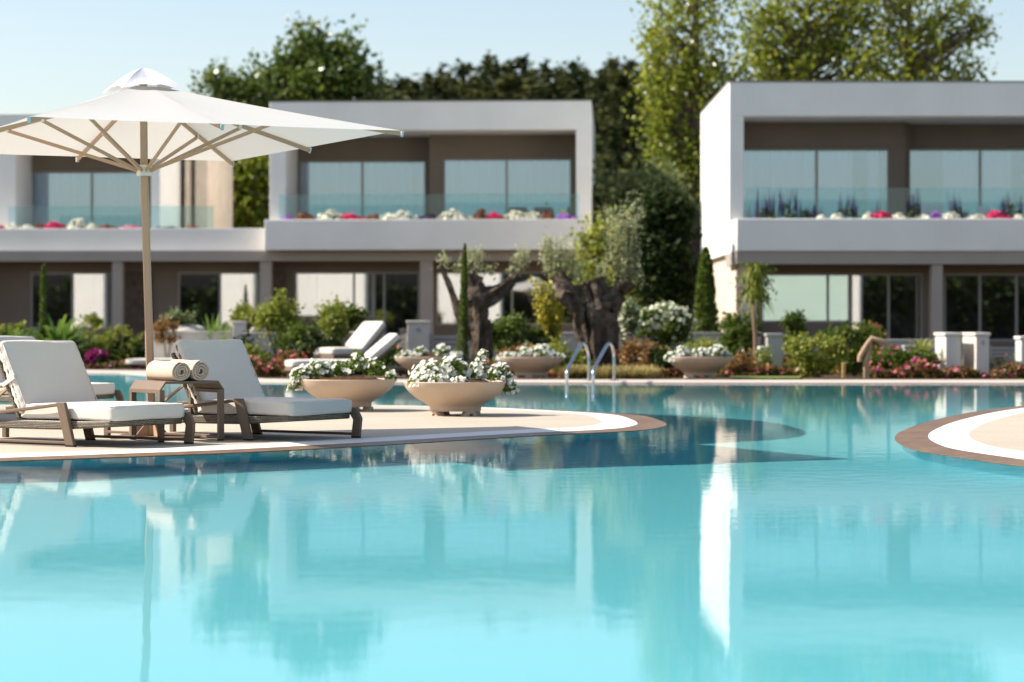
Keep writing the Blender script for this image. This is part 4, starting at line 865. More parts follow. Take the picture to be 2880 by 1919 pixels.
bush('tall mixed green bush behind the wooden spout post', 2400, 44.0, 905, 190, 'mid', 2800, .10, cr=.13)
bush('upright bush with a reddish top behind the tall mixed bush', 2452, 46.0, 880, 70, 'rusty', 700, .09)
bush('pink-flowering shrub right of the wooden spout post', 2500, 43.0, 970, 150, 'mid', 1700, .09, ('rose', 34, .038, .4), 'flowering shrub', 'flowering_shrub')
fan('small orange-tipped palm-like plant before the grey low wall', 2592, 44.0, 940, 90, 'lime', 60, .05, .5, zb=.35)
bush('green bush at the foot of the small palm-like plant', 2600, 43.0, 985, 120, 'mid', 1100, .09, ('rose', 24, .036, .3))
# red and pink flower beds nobody could count
def bed(label, px0, px1, Y, ytop, cols, n, depth=.9, fl=.05, leaves=('dark', 'rusty')):
    rg = np.random.default_rng(1000 + int(px0)); x0, x1 = PX(px0, Y), PX(px1, Y); h = PZ(ytop, Y) - GZ; parts = []
    hx = lambda x: h * (.55 + .45 * np.sin(x * 5.1) * np.sin(x * 2.3 + 1))
    x = rg.uniform(x0, x1, n); y = Y + rg.uniform(-.5, .5, n) * depth * 2; zz = GZ + rg.uniform(.0, 1, n) ** .7 * hx(x)
    V, f = leaf_arr(np.stack([x, y, zz], 1), .09, .5, up=.4, rng=rg); mi = rg.integers(0, 2, len(f))
    nf = int(n * fl); x = rg.uniform(x0, x1, nf); y = Y + rg.uniform(-.6, .4, nf) * depth * 2; zz = GZ + rg.uniform(.45, 1.12, nf) * hx(x); C = np.stack([x, y, zz], 1)
    V2, f2 = flower_arr(C, np.stack([rg.normal(size=nf) * .5, -.6 + rg.normal(size=nf) * .4, np.ones(nf) * .7], 1),   .034, rng=rg); m2 = np.repeat(2 + rg.integers(0, len(cols), nf), 1); m2 = np.tile(m2, 5)
    V, f = merge((V, f), (V2, f2)); o = npmesh('flower_bed', V, f, [LM[q] for q in leaves] + [FP[c] for c in cols], None, np.concatenate([mi, m2])); tag(o, label, 'flower bed', None, 'stuff')
bed('red and rose flowers massed before the far loungers', 695, 965, 43.6, 985, ['red', 'rose'], 4200)
bed('red flowers around the foot of the dark olive tree', 1180, 1460, 43.4, 985, ['red', 'rose'], 3600)
bed('pink and wine flowers massed along the right coping', 2440, 2960, 42.4, 1015, ['rose', 'wine', 'red', 'wine'], 6500, .6)
bed('low red-brown flowers behind the lawn', 2020, 2280, 43.0, 1028, ['red', 'rose'], 2200, .3)
bed('dark ground planting beneath the shrubs by the ladder', 1420, 2010, 43.2, 1030, ['red', 'magenta'], 4200, .7)
bed('low planting along the far water edge behind the loungers', -120, 720, 51.6, 1010, ['wine', 'rose'], 4000, 1.0)

bed('knee-high yellow-green planting filling the border between the olive trees', 1380, 1700, 44.8, 965, ['cream', 'red'], 5200, 1.0, .006, ('lime', 'mid'))
bed('mixed green and rusty planting behind the golden grass', 1700, 2060, 45.2, 970, ['cream', 'red'], 5200, 1.0, .004, ('mid', 'rusty'))
bed('green and brown planting before the grey low wall of the right villa', 2200, 2960, 45.4, 985, ['rose', 'red'], 8000, 1.0, .008, ('mid', 'rusty'))
bed('tangled green planting in front of the grey low wall of the middle villa', 640, 1180, 45.8, 965, ['red', 'rose'], 6500, 1.0, .006, ('mid', 'dark'))
bed('lush low planting along the pale wall behind the loungers', -150, 640, 52.6, 950, ['red', 'rose'], 8000, 1.0, .004, ('lime', 'mid'))

# ------------------------------------------------------------------ trees
def limb_tree(label, name, cat, X, Y, z0, H, crown, leaf, per, size, tr, group=None, seed=1, asp=.7, cr=.45, up=0.0, bark=None, stuffn=1):
    """tapered trunk, limbs to the clumps of a crown made of ellipsoids (dx, dy, z, rx, ry, rz, clumps)"""
    rg = np.random.default_rng(seed); t = thing(name, label, cat, (X, Y, z0), 0, group); m = MB(); Ps = []
    top = H * .86; m.tube([(0, 0, -.3), (.08, .02, H * .3), (-.05, .05, H * .6), (0, 0, top)], [tr, tr * .78, tr * .5, tr * .12], 10)
    for (dx, dy, z, rx, ry, rz_, nc) in crown:
        P, c = clumps(nc, per, (dx, dy, z), (rx, ry, rz_), cr, .35, rg); Ps.append(P)
        for q in c[:: max(1, len(c) // 7)]:
            zz = max(.5, min(top * .95, q[2] - .45 * math.hypot(q[0], q[1]) - .3)); m.tube([(0, 0, zz), (q[0] * .5, q[1] * .5, (zz + q[2]) / 2 - .1), tuple(q)], [tr * .3, tr * .18, .02], 5)
    m.build('trunk', bark or M_BARK, t, smooth=60); npmesh('crown', *leaf_arr(np.concatenate(Ps), size, asp, up=up, rng=rg), LM[leaf], t); return t
S = 74.0 / F
def tree_px(label, px, Y, blobs, leaf, per, size, tr, H, name='poplar_tree', cat='tree', group=None, seed=1, cr=.45, z0=0.0, dens=1.0, asp=.7):
    """blobs in photo units at depth Y: (px, py, rx, ry, clumps)"""
    k = Y / F; X = PX(px, Y); cr_ = [((bx - CX) * k - X, dy, PZ(by, Y) - z0, rx * k, rx * k * .8, ry * k, int(n * dens)) for bx, by, rx, ry, n, dy in [(b + (0,))[:6] if len(b) == 5 else b for b in blobs]]
    return limb_tree(label, name, cat, X, Y, z0, H, cr_, leaf, per, size, tr, group, seed, cr=cr, asp=asp)
tree_px('tall poplar with hanging lower branches left of the right villa roof', 1960, 73, [(1950, -60, 110, 150, 40), (1945, 120, 120, 130, 46), (1860, 80, 55, 80, 14), (1990, 250, 130, 90, 34), (1865, 190, 50, 50, 8), (1880, 300, 75, 90, 22), (1920, 390, 95, 80, 26), (1960, 480, 60, 80, 20), (1850, 255, 45, 35, 7), (1850, 345, 40, 40, 7), (1855, 480, 30, 25, 6), (1925, 550, 60, 40, 12)], 'poplar', 32, .165, .30, 14.5, group='poplars behind the right villa', seed=3, cr=.30)
tree_px('middle poplar with a few orange leaves, between two taller crowns', 2270, 75, [(2200, 20, 60, 70, 14), (2290, 90, 90, 120, 34), (2180, 140, 80, 110, 26), (2370, 110, 70, 110, 22), (2130, 60, 60, 110, 20), (2140, 190, 60, 50, 14), (2420, 40, 60, 90, 14), (2420, 170, 60, 60, 12), (2260, 230, 140, 70, 34), (2350, -60, 90, 90, 20)], 'poplar', 32, .165, .28, 13.5, group='poplars behind the right villa', seed=4, cr=.30)
tree_px('right-hand poplar with ragged outer twigs against the sky', 2560, 74, [(2480, -40, 90, 110, 22), (2590, 20, 110, 120, 34), (2680, 60, 70, 90, 16), (2500, 150, 80, 100, 24), (2610, 180, 110, 80, 26), (2735, 130, 35, 70, 8), (2745, 80, 25, 40, 5), (2720, 215, 50, 30, 7), (2420, 190, 40, 60, 8), (2560, 260, 150, 40, 20)], 'poplar', 32, .165, .28, 14, group='poplars behind the right villa', seed=5, cr=.28)
tree_px('dark green broadleaf tree above the middle villa, near the parasol top', 830, 88, [(870, 160, 45, 60, 10), (900, 220, 90, 60, 24), (800, 210, 55, 60, 12), (960, 190, 50, 60, 12), (1000, 250, 60, 50, 12), (740, 240, 40, 60, 8), (840, 280, 130, 40, 24), (965, 130, 18, 25, 3), (860, 120, 16, 25, 3), (1030, 215, 18, 25, 3)], 'dec', 60, .24, .3, 12, 'broadleaf_tree', seed=6, cr=.36)
tree_px('slender young tree rising behind the right slope of the parasol', 640, 86, [(625, 240, 18, 30, 4), (610, 215, 10, 18, 2), (650, 255, 25, 25, 4), (680, 270, 45, 40, 9), (600, 255, 14, 14, 2), (720, 275, 30, 25, 5)], 'dec', 60, .22, .2, 9.5, 'broadleaf_tree', seed=7, cr=.3)
tree_px('bright leafy tree filling the gap between the beige wall and the middle villa', 665, 80, [(640, 480, 60, 60, 20), (720, 500, 60, 70, 22), (660, 570, 90, 60, 30), (740, 590, 50, 60, 16), (600, 560, 40, 60, 12), (680, 640, 100, 40, 22)], 'poplar', 60, .22, .25, 5.5, 'broadleaf_tree', seed=8, cr=.36)
tree_px('dense dark evergreen tree between the villas, its inside almost black', 1862, 56, [(1860, 640, 75, 75, 34), (1835, 720, 70, 70, 26), (1880, 740, 70, 90, 34), (1868, 830, 80, 60, 26), (1895, 600, 40, 45, 12), (1830, 640, 50, 50, 10)], 'dark', 70, .15, .28, 3.9, 'broadleaf_tree', seed=9, cr=.17)
tree_px('grey-green tree with soft crown behind the pale olive shoots', 1720, 68, [(1690, 560, 60, 50, 16), (1745, 620, 80, 60, 22), (1690, 680, 60, 70, 18), (1800, 560, 60, 40, 14), (1860, 540, 60, 40, 14)], 'grey', 60, .18, .25, 4.8, 'broadleaf_tree', seed=10, cr=.36)
tree_px('yellowish shrub tree beside the corner of the middle villa', 1690, 60, [(1690, 680, 45, 50, 14), (1720, 740, 60, 50, 16), (1680, 780, 45, 60, 12), (1740, 820, 50, 60, 12)], 'lime', 50, .15, .15, 2.6, 'broadleaf_tree', seed=11, cr=.30)
# slim palm-like tree on a bare stem
Y = 45.5; t = thing('slim_tree', 'small slim tree with a bare stem and drooping green top before the villa corner', 'tree', base(2122, Y)); m = MB(); H = PZ(735, Y)
m.tube([(0, 0, -.1), (.02, 0, .6), (-.02, .01, 1.2), (.0, 0, H * .93)], [.045, .04, .035, .02], 8); m.build('trunk', mat('brown_stem', (.24, .15, .10), .9, noise=(12, .3)), t, smooth=60)
rg = np.random.default_rng(77); n = 170; a = rg.uniform(0, 2 * PI, n); e = rg.uniform(-.3, 1.3, n); zz = rg.uniform(H * .68, H * .95, n)
V, f = blade_arr(np.stack([np.zeros(n), np.zeros(n), zz], 1), np.stack([np.cos(a) * np.cos(e), np.sin(a) * np.cos(e), np.sin(e)], 1), rg.uniform(.28, .5, n), np.zeros(n) + .045, 1.1, rng=rg); npmesh('crown', V, f, LM['lime'], t)
rg = np.random.default_rng(78); V, f = leaf_arr(np.stack([rg.normal(size=500) * .16, rg.normal(size=500) * .16, rg.uniform(H * .62, H * .97, 500)], 1), .10, .35, rng=rg); npmesh('inner_leaves', V, f, LM['mid'], t)

# old pollarded olive trees
def gnarl(m, pts, rad, n=14, amp=.16, seed=0):
    """fluted, twisted trunk piece"""
    rr = random.Random(seed); P = [Vector(p) for p in pts]; k0 = len(m.v); vs = []; N = 0; ph = [rr.uniform(0, 6) for _ in range(4)]; rings = []
    for i in range(len(P) - 1):
        for j in range(6): rings.append((P[i].lerp(P[i + 1], j / 6), rad[i] + (rad[i + 1] - rad[i]) * j / 6))
    rings.append((P[-1], rad[-1]))
    for q, (p, r) in enumerate(rings):
        d = (rings[min(q + 1, len(rings) - 1)][0] - rings[max(q - 1, 0)][0]).normalized(); a = d.orthogonal().normalized() if abs(d.z) < .9 else Vector((1, 0, 0)); a = (a - d * a.dot(d)).normalized(); b_ = d.cross(a)
        for k in range(n):
            th = 2 * PI * k / n; w_ = 1 + amp * math.sin(5 * th + ph[0] + q * .18) + amp * .7 * math.sin(3 * th + ph[1] - q * .25) + amp * .5 * math.sin(q * .9 + 2 * th + ph[2])
            vs.append(p + (a * math.cos(th) + b_ * math.sin(th)) * r * w_)
    R_ = len(rings); m.add(vs, [(i * n + k, i * n + (k + 1) % n, (i + 1) * n + (k + 1) % n, (i + 1) * n + k) for i in range(R_ - 1) for k in range(n)] + [tuple(range((R_ - 1) * n, R_ * n))])
def olive(label, px, Y, limbs, shoots, seed):
    k = Y / F; X = PX(px, Y); t = thing('olive_tree', label, 'olive tree', (X, Y, GZ)); m = MB(); rg = np.random.default_rng(seed)
    for i, (pts, rad) in enumerate(limbs): gnarl(m, [((a - px) * k, dy, PZ(b, Y) - GZ) for a, b, dy in pts], [r * k for r in rad], 20, .22, seed + i)
    m.build('trunk', M_OBARK, t, smooth=50); Ps, tw = [], MB()
    for (a, b, rx, ry, n, dy) in shoots:
        c = np.array([(a - px) * k, dy, PZ(b, Y) - GZ]); n = int(n * .62); ns = max(2, n // 50)
        for s_ in range(ns):
            ox = rg.uniform(-1, 1) * rx * k; p0 = c + [ox * .6, rg.uniform(-.1, .1), -ry * k]; p1 = c + [ox, rg.uniform(-.15, .15), ry * k * rg.uniform(.5, 1.1)]
            tw.tube([tuple(p0), tuple((p0 + p1) / 2 + [rg.uniform(-.03, .03), 0, 0]), tuple(p1)], [.012, .008, .004], 4); q = rg.uniform(.05, 1.05, (n // ns, 1)); Ps.append(p0 + (p1 - p0) * q + rg.normal(size=(n // ns, 3)) * .055)
    tw.build('shoots', M_OBARK, t); npmesh('crown', *leaf_arr(np.concatenate(Ps), .085, .28, up=.9, rng=rg), LM['olive'], t); return t
olive('dark gnarled olive tree with three bare arms, behind the near bowl', 1345, 44.6,
      [([(1335, 1075, 0), (1345, 1000, 0), (1348, 900, 0), (1338, 835, 0)], [26, 19, 24, 33]), ([(1338, 850, 0), (1335, 800, .05), (1318, 765, 0)], [36, 26, 13]), ([(1350, 850, 0), (1395, 825, -.05), (1440, 790, 0), (1452, 770, 0)], [30, 22, 12, 7]), ([(1315, 960, .05), (1285, 860, .1), (1262, 800, .1), (1238, 745, .1)], [14, 10, 8, 6]), ([(1360, 1075, -.1), (1368, 1000, -.05), (1362, 900, 0)], [22, 18, 16])],
      [(1240, 728, 14, 14, 130, .1), (1322, 735, 30, 22, 260, 0), (1345, 715, 14, 18, 120, 0), (1448, 745, 12, 22, 150, 0), (1475, 722, 22, 22, 200, 0), (1385, 760, 40, 16, 140, 0), (1300, 755, 22, 12, 100, 0)], 51)
olive('massive pale-barked olive trunk with tall upright shoots, behind the ladder', 1688, 44.2,
      [([(1690, 1085, 0), (1688, 1000, 0), (1682, 920, 0), (1680, 850, 0)], [50, 40, 42, 48]), ([(1640, 1060, -.1), (1648, 980, -.12), (1630, 890, -.1), (1600, 830, -.1), (1570, 770, 0)], [14, 17, 21, 24, 16]), ([(1690, 870, 0), (1678, 810, 0), (1670, 785, 0)], [40, 32, 24]), ([(1705, 860, 0), (1745, 815, .05), (1775, 790, 0)], [34, 24, 15]), ([(1725, 1075, -.1), (1718, 980, -.1), (1712, 880, -.1)], [20, 22, 24]), ([(1600, 840, -.1), (1575, 825, -.2)], [24, 18]), ([(1640, 850, 0), (1635, 800, 0)], [34, 24])],
      [(1560, 722, 36, 48, 1000, 0), (1605, 750, 26, 40, 380, 0), (1740, 690, 16, 105, 620, 0), (1775, 670, 26, 110, 900, 0), (1760, 730, 45, 60, 420, 0), (1640, 770, 20, 24, 200, 0), (1700, 760, 24, 30, 160, 0), (1800, 770, 16, 40, 140, 0), (1715, 660, 14, 80, 260, 0)], 61)
# yellow shrub of upright wands
Y = 45.8; t = thing('yellow_shrub', 'thin upright shrub with bright yellow leaves between the olive trees', 'shrub', base(1555, Y)); rg = np.random.default_rng(90); Ps = []; m = MB(); k = Y / F
for (a, b) in ((1503, 785), (1525, 800), (1545, 795), (1530, 850), (1575, 812), (1583, 830), (1560, 850), (1545, 880), (1570, 880)):
    p1 = np.array([(a - 1555) * k, rg.uniform(-.1, .1), PZ(b, Y) - GZ]); p0 = np.array([0, 0, PZ(985, Y) - GZ]); m.tube([tuple(p0), tuple((p0 + p1) / 2 + [p1[0] * .15, 0, 0]), tuple(p1)], [.016, .011, .006], 5)
    q = rg.uniform(.35, 1.03, (130, 1)); Ps.append(p0 + (p1 - p0) * q + rg.normal(size=(130, 3)) * .05 + np.array([p1[0] * .15, 0, 0]) * (1 - np.abs(2 * q - 1)))
m.build('stems', M_BARK, t); npmesh('foliage', *leaf_arr(np.concatenate(Ps), .09, .5, rng=rg), LM['yellow'], t)

# ------------------------------------------------------------------ pines on the hill
def pine_proto(i):
    rg = np.random.default_rng(200 + i); H = 8.0; t = thing('pine_tree', 'dark pine in the wood on the hill behind the villas', 'pine', (0, 0, -50), 0, 'pine wood on the hill')
    lv = 11; Ps = []
    m = MB(); m.tube([(0, 0, -.8), (.05, 0, H * .5), (0, 0, H * .97)], [.2, .13, .03], 7)
    for l in range(lv):
        u = l / (lv - 1); z_ = H * (.16 + .82 * u); R = (2.1 if i % 2 else 2.5) * (1 - u) ** (.75 if i < 2 else 1.0) + .16; nb = max(3, int(9 * (1 - u) + 3))
        for b_ in range(nb):
            a = rg.uniform(0, 2 * PI); r = R * rg.uniform(.55, 1.08); q = np.array([math.cos(a) * r, math.sin(a) * r, z_ + rg.uniform(-.25, .3) - r * .06]); m.tube([(0, 0, z_ - .15), tuple(q * [.9, .9, 1])], [.045, .015], 4)
            k = int(34 * r / R * max(.5, R / 1.6)); Ps.append(q * [.78, .78, 1] + rg.normal(size=(k, 3)) * [.34 * max(.45, R / 1.8), .34 * max(.45, R / 1.8), .20])
        Ps.append(np.array([0, 0, z_]) + rg.normal(size=(24, 3)) * [R * .3, R * .3, .25])
    Ps.append(np.array([0, 0, H]) + rg.normal(size=(20, 3)) * [.07, .07, .28])
    m.build('trunk', M_BARK, t, smooth=60); npmesh('crown', *leaf_arr(np.concatenate(Ps), .36, .42, up=.5, rng=rg), LM['pine' if i % 2 else 'pine2'], t); return t
PP = [pine_proto(i) for i in range(4)]; used = [False] * 4
def pine(px, ytop, Y, h, i, wide=1.35):
    X = PX(px, Y); zt_ = PZ(ytop, Y); o = PP[i] if not used[i] else copy_tree(PP[i]); used[i] = True
    s_ = h / 8.3; o.location = (X, Y, zt_ - h); o.scale = (s_ * wide * random.uniform(.85, 1.15), s_ * wide * random.uniform(.85, 1.1), s_); o.rotation_euler.z = random.uniform(0, 6.28)
rr = random.Random(8)
ridge = [(1075, 230), (1095, 240), (1140, 235), (1200, 205), (1240, 195), (1262, 210), (1305, 185), (1370, 155), (1395, 175), (1435, 175), (1470, 168), (1500, 195), (1535, 185), (1575, 190), (1615, 180), (1650, 195), (1700, 190), (1725, 165), (1770, 175), (1810, 180), (1850, 170), (1890, 190), (690, 235), (660, 250)]
for k, (px, yt) in enumerate(ridge): pine(px, yt, 150 + rr.uniform(-8, 8), rr.uniform(8.5, 10.5), k % 4, 1.7)
for k in range(16): pine(1080 + k * 42 + rr.uniform(-15, 15), rr.uniform(205, 245), 140 + rr.uniform(-6, 6), rr.uniform(8, 10), (k + 1) % 4, 2.0)
for k, (px, yt) in enumerate([(1680, 250), (1740, 235), (1790, 260), (1850, 250), (1690, 310), (1760, 320), (1830, 330), (1720, 380), (1790, 390), (1680, 400), (1850, 400), (1700, 440), (1770, 450), (1830, 460), (1900, 440), (1950, 330), (1940, 450), (1970, 500), (1680, 480), (1740, 500)]):
    Y = 128 - (yt - 235) * .16; pine(px, yt, Y, 7.5 + rr.uniform(-1, 1), (k + k // 4) % 4)
for k, (px, yt) in enumerate([(1690, 215), (1745, 200), (1800, 215), (1860, 205), (1905, 260), (1900, 330), (1900, 380), (1930, 420), (1665, 350), (1705, 350), (1770, 350), (1660, 430), (1815, 425), (1880, 470), (1925, 520)]): pine(px, yt, 124 - (yt - 200) * .12, 8.5 + (k % 3) * .5, k % 4, 1.9)
for k, (px, yt) in enumerate([(2060, 250), (2140, 260), (2230, 250), (2330, 260), (2430, 265), (560, 300), (610, 290)]): pine(px, yt, 120, 9, k % 4)
# ------------------------------------------------------------------ garden walls, posts, ladder, far loungers
M_CONC = mat('grey_render_wall', (.42, .40, .37), .9, noise=(2, .06)); M_POST = mat('pale_post_render', (.66, .60, .53), .9, noise=(2.5, .05)); M_SLAT = mat('grey_slat_paint', (.38, .37, .35), .6)
M_STEEL = mat('polished_steel', (.55, .57, .60), .16, .5, 1.0); M_PWHITE = mat('white_post_render', (.62, .59, .54), .85)
def wallp(label, px0, px1, Y, ytop, th=.25, m=None, cap=True, name='garden_wall', cat='low wall'):
    x0, x1 = PX(px0, Y), PX(px1, Y); h = PZ(ytop, Y) - GZ; t = thing(name, label, cat, (x0, Y, GZ), 0)
    part('wall', m or M_CONC, t, [(0, x1 - x0, 0, th, -.1, h - .05)], .008); part('cap', m or M_CONC, t, [(-.02, x1 - x0 + .02, -.02, th + .02, h - .05, h)], .008); return t
def post(label, px0, px1, Y, ytop, depth, m=None, number=False):
    x0, x1 = PX(px0, Y), PX(px1, Y); h = PZ(ytop, Y) - GZ; t = thing('gate_post', label, 'post', (x0, Y, GZ), 0)
    part('shaft', m or M_POST, t, [(0, x1 - x0, 0, depth, -.1, h - .06)], .008); part('cap', m or M_POST, t, [(-.025, x1 - x0 + .025, -.025, depth + .025, h - .06, h)], .01)
    if number: part('number_plate', M_SLAT, t, [((x1 - x0) * .42, (x1 - x0) * .62, -.012, -.001, h - .22, h - .14)])
    return t
def slats(label, px0, px1, Y, ytop, n=7):
    x0, x1 = PX(px0, Y), PX(px1, Y); h = PZ(ytop, Y) - GZ; t = thing('slat_fence', label, 'fence', (x0, Y, GZ), 0); L_ = x1 - x0; b = MB(); s_ = (h - .06) / n
    for i in range(n): b.box(.04, L_ - .04, .005, .03, .05 + i * s_, .05 + i * s_ + s_ * .72)
    b.build('slat_panel', M_SLAT, t); [part('fence_post', M_SLAT, t, [(a_, a_ + .04, 0, .04, 0, h)]) for a_ in (0, L_ - .04)]; return t
wallp('pale low garden wall between the parasol pole and the strap-leaved plant', 410, 660, 51.2, 932, m=M_POST)
post('square pale post on the low wall behind the second lounger', 655, 690, 50.6, 903, .3)
wallp('grey low wall behind the yellow-green shrubs', 690, 1055, 48.6, 936)
slats('grey slatted fence left of the capped post', 1052, 1144, 48.2, 938)
post('capped pale gate post between the two slatted fences', 1146, 1206, 48.0, 902, .4, number=True)
slats('grey slatted fence between the capped post and the dark olive tree', 1208, 1290, 48.2, 938)
wallp('grey low wall behind the olive trees', 1290, 2140, 49.5, 935)
post('grey garden post half hidden by plants next to the lawn', 2158, 2202, 45.2, 938, .4, M_CONC)
post('added white post standing for the sunlit side of the grey garden post', 2139, 2155, 44.6, 975, .3, M_PWHITE)  # separate white post painted as the sunlit side of the grey one
wallp('dark grey low wall behind the bushes of the right villa', 2200, 2640, 50, 955)
wallp('grey low wall right of the small palm-like plant', 2545, 2660, 47, 972)
post('wide white garden post with a sunlit side, left of its twin', 2660, 2703, 43.6, 936, 1.1, M_PWHITE)
post('pale garden post with a number plate, right of the wide white one', 2745, 2782, 43.4, 936, 1.3, M_POST, True)
slats('grey slatted fence right of the pale garden posts', 2784, 2872, 44.5, 972)
post('white post at the picture edge beside the slatted fence', 2872, 2935, 43.4, 946, .5, M_PWHITE)
# boulder
b = bmesh.new(); bmesh.ops.create_icosphere(b, subdivisions=3, radius=1); rr2 = random.Random(3)
for v in b.verts: v.co = Vector((v.co.x * .62, v.co.y * .45, v.co.z * .42)) * (1 + .10 * math.sin(v.co.x * 5 + 1) * math.sin(v.co.y * 4 + v.co.z * 6))
me = bpy.data.meshes.new('boulder'); b.to_mesh(me); b.free(); me.materials.append(mat('pale_boulder', (.66, .58, .52), .9, noise=(3, .12))); me.polygons.foreach_set('use_smooth', [True] * len(me.polygons))
o = bpy.data.objects.new('boulder', me); COL.objects.link(o); o.location = (PX(518, 52), 52, .58); tag(o, 'pale rounded boulder above the low wall, right of the parasol pole', 'boulder')
# ladder rails
def rail(label, pxs):
    """pxs: pool foot, knee, crest, deck foot in photo pixels"""
    Y0, Y1 = 38.5, 39.6; t = thing('ladder_rail', label, 'handrail', (PX(pxs[3][0], Y1), Y1, .06), 0, 'steel rails of the pool ladder'); ox, oy, oz = t.location
    pt = lambda px, py, Y: (PX(px, Y) - ox, Y - oy, PZ(py, Y) - oz)
    a, c, d, e = pxs; raw = [Vector(pt(a[0], a[1], Y0)), Vector(pt(c[0], c[1], Y0 + .02)), Vector(pt(d[0] - 8, d[1] + 9, Y0 + .72)), Vector(pt(d[0], d[1], Y0 + .80)), Vector(pt(d[0] + 9, d[1] + 5, Y0 + .90)), Vector(pt(e[0], d[1] + 32, Y1)), Vector((0, 0, 0))]
    raw.insert(0, raw[0] - Vector((0, 0, .75))); pts = []
    for i in range(len(raw) - 1):
        p0, p1, p2, p3 = raw[max(i - 1, 0)], raw[i], raw[i + 1], raw[min(i + 2, len(raw) - 1)]
        for j in range(6):
            u_ = j / 6; pts.append(.5 * ((2 * p1) + (p2 - p0) * u_ * .8 + (-.8 * (p2 - p0) + 3 * (p2 - p1) * 2 - (p2 - p1) * 0 - .8 * (p3 - p1) + .8 * (p2 - p0) - .8 * (p2 - p0)) * 0 + 0 * p1) if False else p1.lerp(p2, u_))
    pts.append(raw[-1])
    for _ in range(3): pts = [pts[0]] + [(pts[i - 1] + pts[i] * 2 + pts[i + 1]) / 4 for i in range(1, len(pts) - 1)] + [pts[-1]]
    m = MB(); m.tube(pts, .025, 14); m.build('tube', M_STEEL, t, smooth=60); m = MB(); m.lathe([(0, 0), (.07, 0), (.07, .02), (.04, .035), (.03, .035)], 20); m.build('flange', M_STEEL, t, smooth=40)
rail('polished steel ladder rail, the left one of the pair', ((1594, 1072), (1594, 1042), (1638, 966), (1656, 1072)))
rail('polished steel ladder rail, the right one of the pair', ((1668, 1072), (1668, 1042), (1712, 966), (1727, 1072)))
# wooden spout post
Y = 41.3; t = thing('spout_post', 'tan post with a bent driftwood-like arm at the far coping', 'garden post', (PX(2437, Y), Y, .06)); M_TAN = mat('tan_wood', (.36, .25, .15), .8, noise=(14, .2))
k = Y / F; q = lambda a, b_, dy=0: ((a - 2437) * k, dy, PZ(b_, Y) - .06)
m = MB(); m.box(-.045, .045, -.045, .045, 0, q(0, 1012)[2]); m.build('shaft', M_TAN, t, bevel=.008)
m = MB(); m.tube([q(2418, 1018), q(2420, 1002), q(2440, 968), q(2452, 952), q(2470, 958), q(2488, 962), q(2500, 975)], [.045, .05, .045, .05, .045, .045, .03], 9); m.build('bent_arm', M_TAN, t, smooth=60)
m = MB(); m.tube([q(2437, 1014), q(2446, 985), q(2450, 957)], [.05, .035, .03], 8); m.build('brace', M_TAN, t, smooth=60)
Y = 42; o = part('marker_stake', mat('orange_wood', (.60, .36, .14), .8), None, [(-.03, .03, -.03, .03, 0, .27)], .006); o.location = (PX(2373, Y), Y, GZ); tag(o, 'short orange-brown stake among the bushes left of the tan post', 'stake')

# far loungers
def far_lounger(label, px, py, ln, wd, rz, back=True, ang=38, low=.26, m=None, z=.065):
    x, y = G(px, py, z); t = thing('pool_lounger', label, 'sun lounger', (x, y, z), rz, 'white loungers on the far side of the pool')
    part('base', M_TAUPE, t, [(0, ln, 0, wd, .10, low)], .02)
    for xx in (.05, ln - .1):
        for yy in (.04, wd - .09): part('leg', M_TAUPE, t, [(xx, xx + .05, yy, yy + .05, 0, .099)])
    cushion('seat_cushion', m or M_CUSH, ln * (.62 if back else 1), wd, .13, .04, .01, t, Matrix.Translation((0, 0, low + .003)), 8)
    if back:
        a = math.radians(ang); R = Matrix.Translation((ln * .63, 0, low + .01)) @ Matrix(((math.cos(a), 0, -math.sin(a), 0), (0, 1, 0, 0), (math.sin(a), 0, math.cos(a), 0), (0, 0, 0, 1)))
        cushion('back_cushion', m or M_CUSH, .78, wd, .12, .04, .01, t, R, 8); b2 = MB(); b2.box(0, .76, .02, wd - .02, -.04, -.004, R); b2.build('back_panel', M_TAUPE, t)
    return t
far_lounger('white lounger with raised back, farther from the pool of the far pair', 938, 1053.5, 1.15, .60, .75, ang=44, low=.35)
far_lounger('white lounger with shaded blue-grey back, nearest the far pool edge', 820, 1063, 2.15, .62, .30, ang=40, low=.17)
far_lounger('flat white lounger end at the far water edge behind the towels', 352, 1036, 1.9, .6, .05, back=False, low=.06)
far_lounger('white lounger whose back shows just right of the second lounger', 640, 1010, .6, .6, .1, ang=50, low=.30)
Y = 50.5; o = cushion('seat_pad', M_CUSH, .42, .4, .16, .05, .01, None, Matrix.Identity(4), 8); o.name = 'terrace_cushion'; o.location = (PX(975, Y), Y, PZ(957, Y)); tag(o, 'bluish white cushion showing above the grey low wall', 'cushion')
t = thing('terrace_bench', 'low bench carrying the bluish cushion behind the grey wall', 'bench', (PX(970, Y), Y, GZ)); part('seat', M_TAUPE, t, [(0, .5, 0, .45, PZ(957, Y) - GZ - .06, PZ(957, Y) - GZ - .001)]); part('leg', M_TAUPE, t, [(.02, .08, .02, .43, 0, PZ(957, Y) - GZ - .061)]); part('leg', M_TAUPE, t, [(.42, .48, .02, .43, 0, PZ(957, Y) - GZ - .061)])
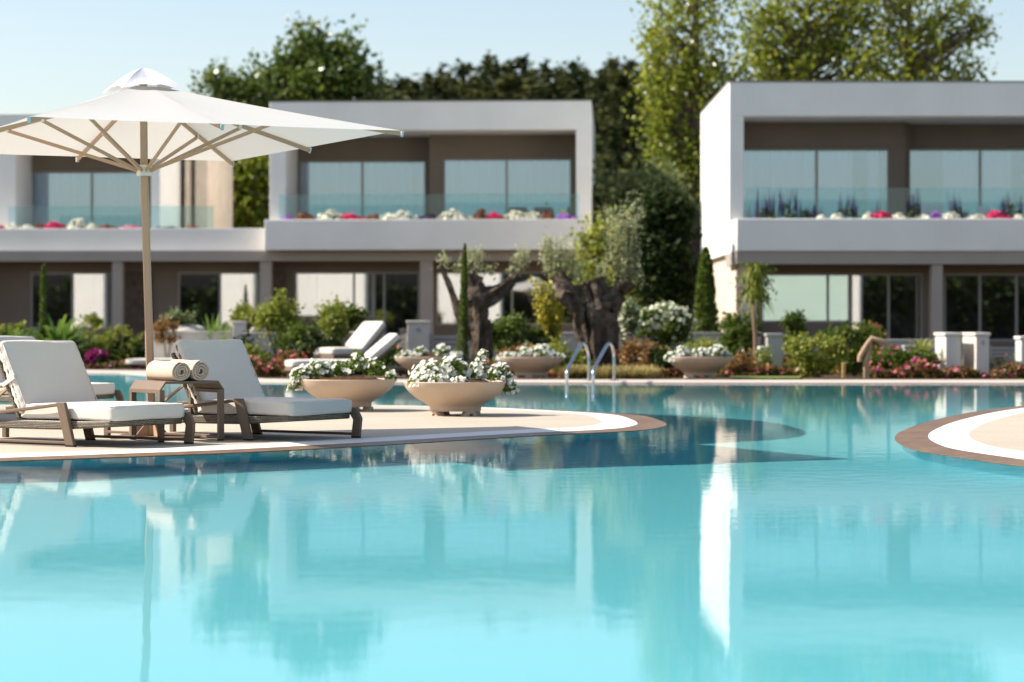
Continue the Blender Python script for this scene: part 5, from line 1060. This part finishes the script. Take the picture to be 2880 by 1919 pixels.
# ------------------------------------------------------------------ unseen walls and hedge added behind the eye to shape the ground-floor reflections
def mirrored(fr, px, v, Yb):
    """where a sight line through photo column px, mirrored in the facade plane y = v, meets the row Y = Yb"""
    x = fr.u(px, v); P = Vector((fr.o.x + x * fr.c - v * fr.s, fr.o.y + x * fr.s + v * fr.c)); d = P.normalized(); n = Vector((-fr.s, fr.c)); r = d - 2 * d.dot(n) * n
    t = (Yb - P.y) / r.y; return P.x + r.x * t
for fr, v, a, b_, lab in ((FR, -.72, 2146, 2392, 'added white wall turned to the sun, mirrored in the pale window of the right villa'), (FM, .03, 836, 1050, 'added white wall turned to the sun, mirrored in the window behind the yellow-green shrubs'),
                          (FM, .03, 620, 729, 'added white wall turned to the sun, mirrored in the window left of the first column'), (FM, .03, 205, 313, 'added white wall turned to the sun, mirrored in the window left of the parasol pole'), (FM, .03, 1232, 1420, 'added low white wall mirrored behind the dark olive tree')):
    Yb = -20.0; X0, X1 = sorted((mirrored(fr, a, v, Yb), mirrored(fr, b_, v, Yb))); L_ = X1 - X0
    t = thing('reflector_wall', lab, 'reflector wall', (X0, Yb, 0), math.atan2(.6, .8), 'white screen walls added for window reflections'); l = L_ / .8  # added out of view, angled into the sun to brighten the window reflections
    part('wall', M_WHITE, t, [(0, l, -.25, 0, 0, 4.6)], .01); part('cap', M_GREIGE, t, [(-.03, l + .03, -.28, .03, 4.6, 4.7)], .01)
    part('base_course', M_BEIGE, t, [(.0, l, .001, .03, 0, 1.0)])
rg = np.random.default_rng(404); n = 26000; C_ = np.stack([rg.uniform(-70, 70, n), -27 + rg.uniform(-1.4, 1.4, n), rg.uniform(0, 1, n) ** .8 * 4.6], 1)
C_[:, 2] *= .85 + .15 * np.sin(C_[:, 0] * .9) * np.sin(C_[:, 0] * .37)
t = thing('hedge', 'long dark hedge added behind the eye, mirrored as the dark parts of the ground-floor glass', 'hedge', (0, 0, 0)); part('dark_core', M_DARK, t, [(-70, 70, -27.6, -26.6, 0, 4.3)]); npmesh('foliage', *leaf_arr(C_, .5, .6, rng=rg), LM['dark'], t)  # added for dark reflections; the solid dark core blocks sky gaps
